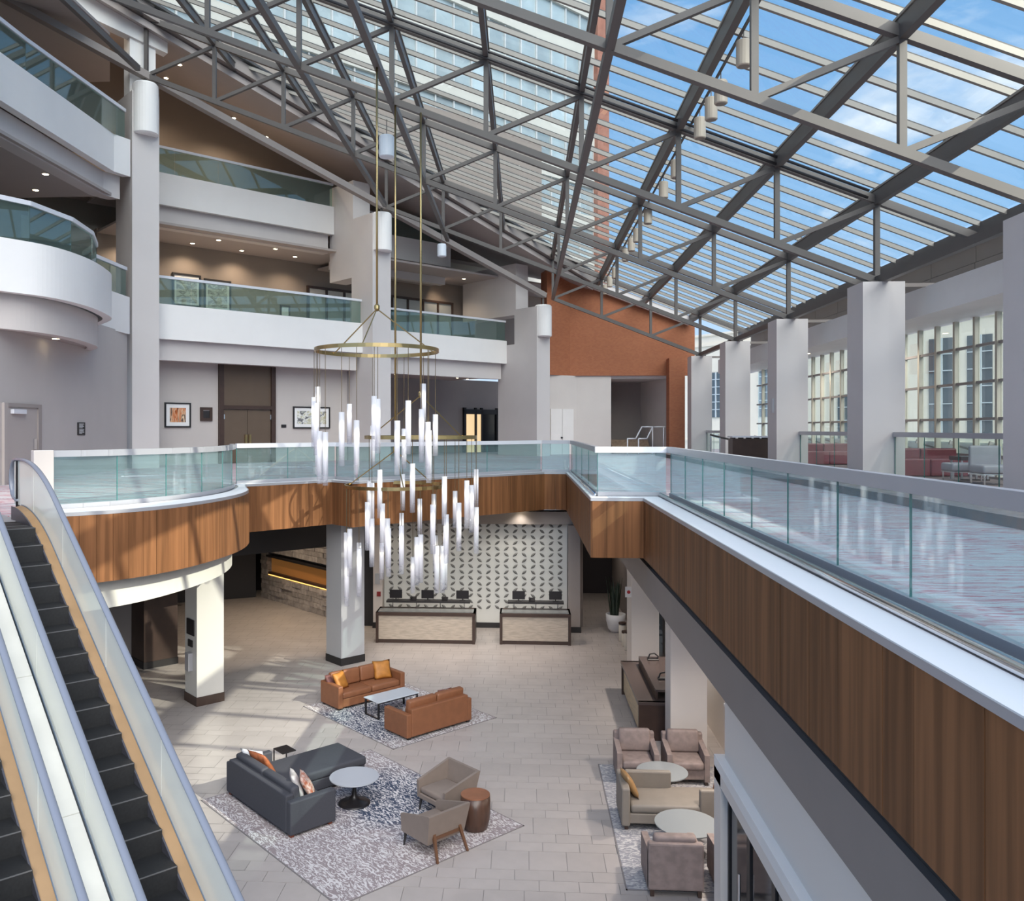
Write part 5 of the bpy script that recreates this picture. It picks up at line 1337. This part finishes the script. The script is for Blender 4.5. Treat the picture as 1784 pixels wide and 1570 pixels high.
ring3 = c7([(920, 495), (635, 545), (485, 530), (430, 640), (530, 690), (685, 690), (740, 635), (695, 785), (820, 760), (550, 925), (270, 825), (312, 790), (342, 920), (275, 1085), (400, 980), (850, 1060), (965, 870), (1000, 845), (1080, 850), (1130, 955), (1180, 955), (1215, 770), (1270, 920)])
XB5 = 9.31 - 2.582*5
C1 = (XB5, 20.75, 8.92); C2 = (-2.78, 22.95, 6.77); C3 = (-3.5, 23.1, 5.44)
chandelier('highest brass ring chandelier of frosted light tubes', C1, 1.525, 9.95, zroof_b(XB5) - .1, tub(ring1, C1))
chandelier('middle brass ring chandelier seen edge-on, hung from a truss', C2, 1.525, 7.9, zroof_b(-2.78) - .09, tub(ring2, C2))
chandelier('lowest brass ring chandelier in front of the patterned wall', C3, 1.385, 6.40, zroof_b(-3.5) - .1, tub(ring3, C3, 1.385))

# ================================================================== CEILING LAMPS
CAN = mat('lamp_can_beige', (0.52, 0.45, 0.36), .5); CANB = mat('lamp_can_pale', (0.72, 0.78, 0.84), .4)
CANL = mat('lamp_can_lens', (0.25, 0.22, 0.18), .4)
LX = 4.46
tr = thing('lamp_track', 'thin steel track carrying the row of beige can lamps', 'track', (LX, 30, 15.0))
part('track_bar', bar(BM(), (LX, 15, 15.12), (LX, 47.5, 15.12), .05, .05), STEEL, tr)
part('upper_rod', bar(BM(), (LX - .1, 15, 15.30), (LX - .1, 47.5, 15.30), .03, .03), STEEL, tr)
can_y = [17.6, 19.6, 20.6, 21.9, 25.3, 27.5, 30.9, 33.9, 35.6, 37.7, 42.0, 44.5, 47.0]
ordl = ['nearest', 'second', 'third', 'fourth', 'fifth', 'sixth', 'seventh', 'eighth', 'ninth', 'tenth', 'eleventh', 'twelfth', 'farthest']
for k, yy in enumerate(can_y):
    o = thing('can_lamp', '%s beige can lamp in the row under the glass roof' % ordl[k], 'lamp', (LX, yy, 14.35), group='roof can lamps')
    part('can', lathe(BM(), [(.13, 0), (.15, .02), (.15, .50), (.13, .53), (.02, .53)], 16), CAN, o, world=False)
    part('lens', lathe(BM(), [(.02, -.004), (.12, -.004), (.12, .0), (.02, .0)], 16), CANL, o, world=False)
    part('yoke', bar(BM(), (0, 0, .53), (0, 0, .77), .02, .02), STEEL, o, world=False)
def pend(label, x, y, z, r, h, ztop):
    o = thing('pendant_lamp', label, 'lamp', (x, y, z), group='pale pendant cans')
    part('can', lathe(BM(), [(r*.9, 0), (r, .02), (r, h - .04), (r*.85, h), (.02, h)], 20), CANB, o, world=False)
    part('cord', tube(BM(), (0, 0, h), (0, 0, ztop - z), .012, 6), STEEL, o, world=False)
pend('pale blue can lamp hanging beside the chandelier rods', -3.95, 24.4, 14.85, .22, .62, 15.95)
pend('smaller pale can lamp hanging before the upper right balcony', -3.6, 37.4, 14.6, .20, .55, 15.9)

# recessed downlights
def spot(loc, power, size=1.0, colr=(1, .80, .58), blend=.8, ang=120):
    d = bpy.data.lights.new('lamp_light', 'SPOT'); d.energy = power; d.color = colr; d.spot_size = math.radians(ang); d.spot_blend = blend; d.shadow_soft_size = .12
    o = bpy.data.objects.new('lamp_light', d); col.objects.link(o); o.location = loc
    return o
def downlight(label, p, r=.10, tiltn=None, group='recessed downlights'):
    o = thing('downlight', label, 'lamp', p, group=group)
    part('trim_ring', lathe(BM(), [(r*.75, -.012), (r*1.15, -.012), (r*1.15, .0), (r*.75, .0)], 16), FASCIA, o, world=False)
    part('lens', lathe(BM(), [(.01, -.020), (r*.90, -.020), (r*.95, -.013), (.01, -.013)], 16), MWHITE, o, world=False)
    return o
dl = []
names_ = ['first', 'second', 'third', 'fourth', 'fifth', 'sixth', 'seventh', 'eighth', 'ninth', 'tenth', 'eleventh', 'twelfth']
for k, (s_, t_) in enumerate(((1.4, -5.6), (2.0, -4.2), (4.2, -5.6), (4.8, -4.2), (6.6, -5.6), (7.6, -4.2), (9.2, -5.2), (12.4, -5.2), (15.5, -5.2), (18.6, -5.6), (19.4, -4.4), (21.6, -5.4))):
    downlight('%s downlight from the left in the lower gallery ceiling' % names_[k], fac(s_, t_, 15.38))
for k, (s_, t_) in enumerate(((2.2, -2.2), (3.0, -5.6), (4.6, -5.8), (6.4, -6.0), (8.2, -6.2), (-1.6, -3.4), (-3.6, -2.6), (-3.6, -4.2))):
    x, y, _ = fac(s_, t_)
    downlight('%s downlight in the sloping top gallery ceiling' % names_[k], (x, y, zroof_b(x) + 1.74))
for k, (x, y) in enumerate(((-15.6, 21.6), (-15.7, 24.4), (-15.8, 27.2), (-17.2, 29.0), (-17.5, 22.5))):
    downlight('%s downlight above the rounded balcony' % names_[k], (x, y, 15.44))
for k, (x, y) in enumerate(((-13.8, 21.9), (-13.4, 23.6), (-15.6, 21.2))):
    downlight('%s downlight under the rounded balcony' % names_[k], (x, y, 9.59))
for k, y in enumerate((19.2, 27.5, 34.5)):
    downlight('%s downlight in the white soffit by the windows' % names_[k], (11.2, y, 9.99), .12); spot((11.2, y, 9.9), 160, ang=150, colr=(1, .92, .82))
for k, (s_, t_) in enumerate(((14.5, -4.2), (16.5, -4.0), (19.0, -4.5), (20.2, -5.0))):
    downlight('%s small downlight in the recessed lobby' % names_[k], fac(s_, t_, 9.84), .07)
# spot lamps for the downlight rows; unseen lower-lobby ceiling lamps added for light
for s_, t_ in ((1.4, -5.5), (4.2, -5.5), (6.6, -5.5), (9.2, -5.2), (14, -5.2), (18.6, -5.4)):
    spot(fac(s_, t_, 15.3), 150, ang=140)
for s_, t_ in ((3.0, -5.0), (6.4, -5.6), (-3.0, -3.4), (1.0, -3.0)):
    x, y, _ = fac(s_, t_); spot((x, y, zroof_b(x) + 1.6), 260, ang=150)
lower = []
for k, (x, y) in enumerate(((-4.4, 28.7), (-2.6, 28.7), (-.8, 28.7), (-.1, 29.35))):
    downlight('%s unseen downlight above the reception desks' % names_[k], (x, y, 4.25), .09); spot((x, y - 2.3, 4.2), 110, colr=(1, .86, .74)); spot((x, y, 4.2), 45, colr=(1, .92, .8))  # spots ahead of the downlights are added to brighten the desk fronts
for k, (x, y) in enumerate(((-8.6, 30.4), (-7.4, 28.2), (-10.2, 31.6), (-9.4, 26.4))):
    downlight('%s unseen downlight before the stone fireplace' % names_[k], (x, y, 4.25), .09); spot((x, y, 4.2), 150)
for k, (x, y) in enumerate(((3.3, 27.5), (2.9, 33), (3.6, 21.5), (3.6, 16.0), (3.6, 13.4))):
    downlight('%s unseen downlight along the right side of the lower floor' % names_[k], (x, y, 4.25 if y > 25 else 3.345), .09); spot((x, y, 4.2 if y > 25 else 3.3), 80 if y > 25 else 260, ang=140, colr=(1, .9, .8))  # unseen lamps added to brighten the right-hand seating and wall

# added lamp outside, standing in for sun off a glazed facade: narrow beam through the roof onto the rounded balcony and floor
gl_d = bpy.data.lights.new('glint_stand_in', 'SPOT'); gl_d.energy = 140000; gl_d.color = (1, .93, .78)
gl_d.spot_size = math.radians(15); gl_d.spot_blend = .7; gl_d.shadow_soft_size = .14
gl = bpy.data.objects.new('glint_stand_in', gl_d); col.objects.link(gl); gl.location = (36, 2, 33)
gl.rotation_euler = (Vector((-7.5, 19.5, 1.5)) - Vector(gl.location)).to_track_quat('-Z', 'Y').to_euler()

# ================================================================== LOUNGE FURNITURE ON THE PLATFORM
REDL = mat('red_leather', (0.20, 0.022, 0.035), .38, noise=.1, nscale=4)
GREYV = mat('grey_vinyl', (0.38, 0.38, 0.42), .4, noise=.06, nscale=4)
def red_sofa(label, x0, x1, y0):
    n = 2; t = thing('lounge_sofa', label, 'sofa', ((x0+x1)/2, y0 + .4, ZP), group='red lounge sofas')
    for k in range(n):
        a = x0 + (x1-x0)*k/n + .01; b_ = x0 + (x1-x0)*(k+1)/n - .01
        part('seat_block', rbox(BM(), a, b_, y0, y0 + .8, ZP + .02, ZP + .48, .03), REDL, t)
        part('back_block', rbox(BM(), a, b_, y0 + .6, y0 + .85, ZP + .40, ZP + .76, .05), REDL, t)
    return t
red_sofa('red leather sofa between the two nearest columns', 9.98, 11.95, 23.7)
red_sofa('red leather sofa between the second and third columns', 9.98, 11.95, 31.3)
t = thing('lounge_table', 'black square lounge table on metal frame before the red sofa', 'table', (11.3, 22.4, ZP))
part('table_top', box(BM(), 10.95, 11.65, 22.1, 22.7, ZP + .50, ZP + .60), BLACKM, t)
for x in (10.97, 11.59):
    for y in (22.12, 22.64): part('leg', box(BM(), x, x + .04, y, y + .04, ZP, ZP + .5), ALU, t)
part('base_frame', box(BM(), 10.95, 11.65, 22.1, 22.14, ZP, ZP + .03), BLACKM, t)
def lounge_chair(label, x, y, rz, back=True, group='grey lounge seats'):
    t = thing('vinyl_chair', label, 'chair', (x, y, ZP), rz, group=group)
    part('seat', rbox(BM(), -.36, .36, -.36, .36, .26, .46, .05, 3), GREYV, t, world=False, smooth=True)
    if back: part('backrest', rbox(BM(), -.36, .36, -.40, -.28, .30, .90, .05, 3), GREYV, t, world=False, smooth=True)
    part('frame', box(BM(), -.35, .35, -.35, .35, .23, .26), CHROME, t, world=False)
    for sx in (-.33, .30):
        for sy in (-.33, .30): part('leg', box(BM(), sx, sx + .03, sy, sy + .03, 0, .23), CHROME, t, world=False)
lounge_chair('grey vinyl lounge chair left of the nearest column', 10.88, 20.55, math.radians(178))
lounge_chair('backless grey vinyl stool beside the black lounge table', 10.75, 21.65, math.radians(175), back=False)
lounge_chair('grey vinyl lounge chair between the second and third columns', 11.3, 29.2, math.radians(175))
t = thing('console_cabinet', 'long dark brown console with a row of pale caps along its top', 'console', (9.0, 33.3, ZP))
part('body', box(BM(), 7.95, 10.3, 33.0, 33.7, ZP - .14, 6.62), DKBROWN, t)
part('ledge', box(BM(), 7.93, 10.32, 32.95, 33.72, 6.66, 6.72), ALUW, t)
for k in range(8): part('cap', box(BM(), 8.0 + .3*k, 8.06 + .3*k, 33.0, 33.6, 6.62, 6.66), DARK, t)

# ================================================================== OUTSIDE
# hotel tower above the facade
TK = 9.5     # metres behind the pier line
tw = thing('hotel_tower', 'tall pale hotel tower with glass bands seen through the roof', 'building', fac(15, -TK, 17), math.radians(45))
CONC = mat('tower_concrete', (0.56, 0.54, 0.48), .8, noise=.05, nscale=.6)
TGL = mat('tower_glass', (0.40, 0.48, 0.50), .12, .0, noise=.25, nscale=.35, spec=.9, objrand=.18)
part('core_wall', fbox(BM(), -26, 36.6, -TK - 6, -TK - .35, 12, 72), CONC, tw)
for f in range(-2, 13):
    z0 = 18.5 + 3.1*f
    part('spandrel_band', fbox(BM(), -26, 36.6, -TK - .4, -TK, z0, z0 + 1.0), CONC, tw)
    if 0 <= f < 9:
        for k in range(32):
            s0 = -11.4 + 1.5*k
            if s0 + 1.5 > 36.7: continue
            part('window_pane', fbox(BM(), s0 + .05, s0 + 1.45, -TK - .36, -TK - .22, z0 + 1.0, z0 + 3.1), TGL, tw)
for k in range(33):
    s0 = -11.4 + 1.5*k
    part('mullion', fbox(BM(), s0 - .05, s0 + .05, -TK - .4, -TK - .1, 19.5, 58), mat('tower_mullion', (0.55, 0.56, 0.55), .5), tw)
part('brick_corner', fbox(BM(), 36.6, 37.9, -TK - 6, -TK + .3, 15, 72), mat('tower_brick', (0.36, 0.15, 0.10), .85, noise=.15, nscale=2), tw)
# building across the street
nb = thing('street_building', 'cream stone building with tall dark windows outside the lounge', 'building', (30.25, 58, 0))
CREAM = mat('cream_stone', (0.95, 0.87, 0.72), .85, noise=.05, nscale=.5)
part('wall', box(BM(), 30.25, 34, 34, 100, -2, 15.5), CREAM, nb)
for k, (yy, wd, z0, z1) in enumerate([(54.9, 1.6, 6.4, 13.2), (57.5, 1.6, 6.4, 13.2), (60.1, 1.6, 6.4, 13.2), (66.2, 2.6, 3.6, 9.6), (36, 1.6, 6.4, 13.2), (38.6, 1.6, 6.4, 13.2), (41.2, 1.6, 6.4, 13.2), (47.3, 2.6, 3.6, 9.6), (74, 2.2, 8, 12), (80, 2.2, 8, 12)]):
    w_ = part('window', box(BM(), 30.18, 30.26, yy, yy + wd, z0, z1), mat('street_glass', (0.10, 0.13, 0.15), .1), nb)
    b_ = BM(); box(b_, 30.10, 30.2, yy + wd*.4, yy + wd*.4 + .1, z0, z1)
    for j in range(1, 6): box(b_, 30.12, 30.2, yy, yy + wd, z0 + (z1 - z0)*j/6, z0 + (z1 - z0)*j/6 + .07)
    part('window_bars', b_, mat('street_bars', (0.6, 0.66, 0.68), .5), w_, root=nb)
for z in (14.4, 15.3, 5.9):
    part('cornice', box(BM(), 30.12, 30.25, 34, 100, z, z + .16), CREAM, nb)
nb.rotation_euler = (0, 0, math.radians(35))
cp = thing('glass_canopy', 'low sloping glazed canopy outside the lounge windows', 'canopy', (17, 30, 4))
for k in range(24):
    y0 = 10 + k*2.4
    part('panel', hexa(BM(), [(14.2, y0 + .08, 6.5), (18.5, y0 + .08, 5.2), (18.5, y0 + 2.32, 5.2), (14.2, y0 + 2.32, 6.5), (14.2, y0 + .08, 6.56), (18.5, y0 + .08, 5.26), (18.5, y0 + 2.32, 5.26), (14.2, y0 + 2.32, 6.56)]), mat('canopy_white', (0.70, 0.78, 0.80), .3), cp)
    part('rib', bar(BM(), (14.1, y0, 6.55), (18.6, y0, 5.2), .08, .14), BRONZE, cp)
solo('street_ground', box(BM(), 12.6, 60, -10, 140, -.6, -.4), mat('street_grey', (0.35, 0.34, 0.33), .9), 'grey street pavement outside the windows', 'ground', kind='structure')
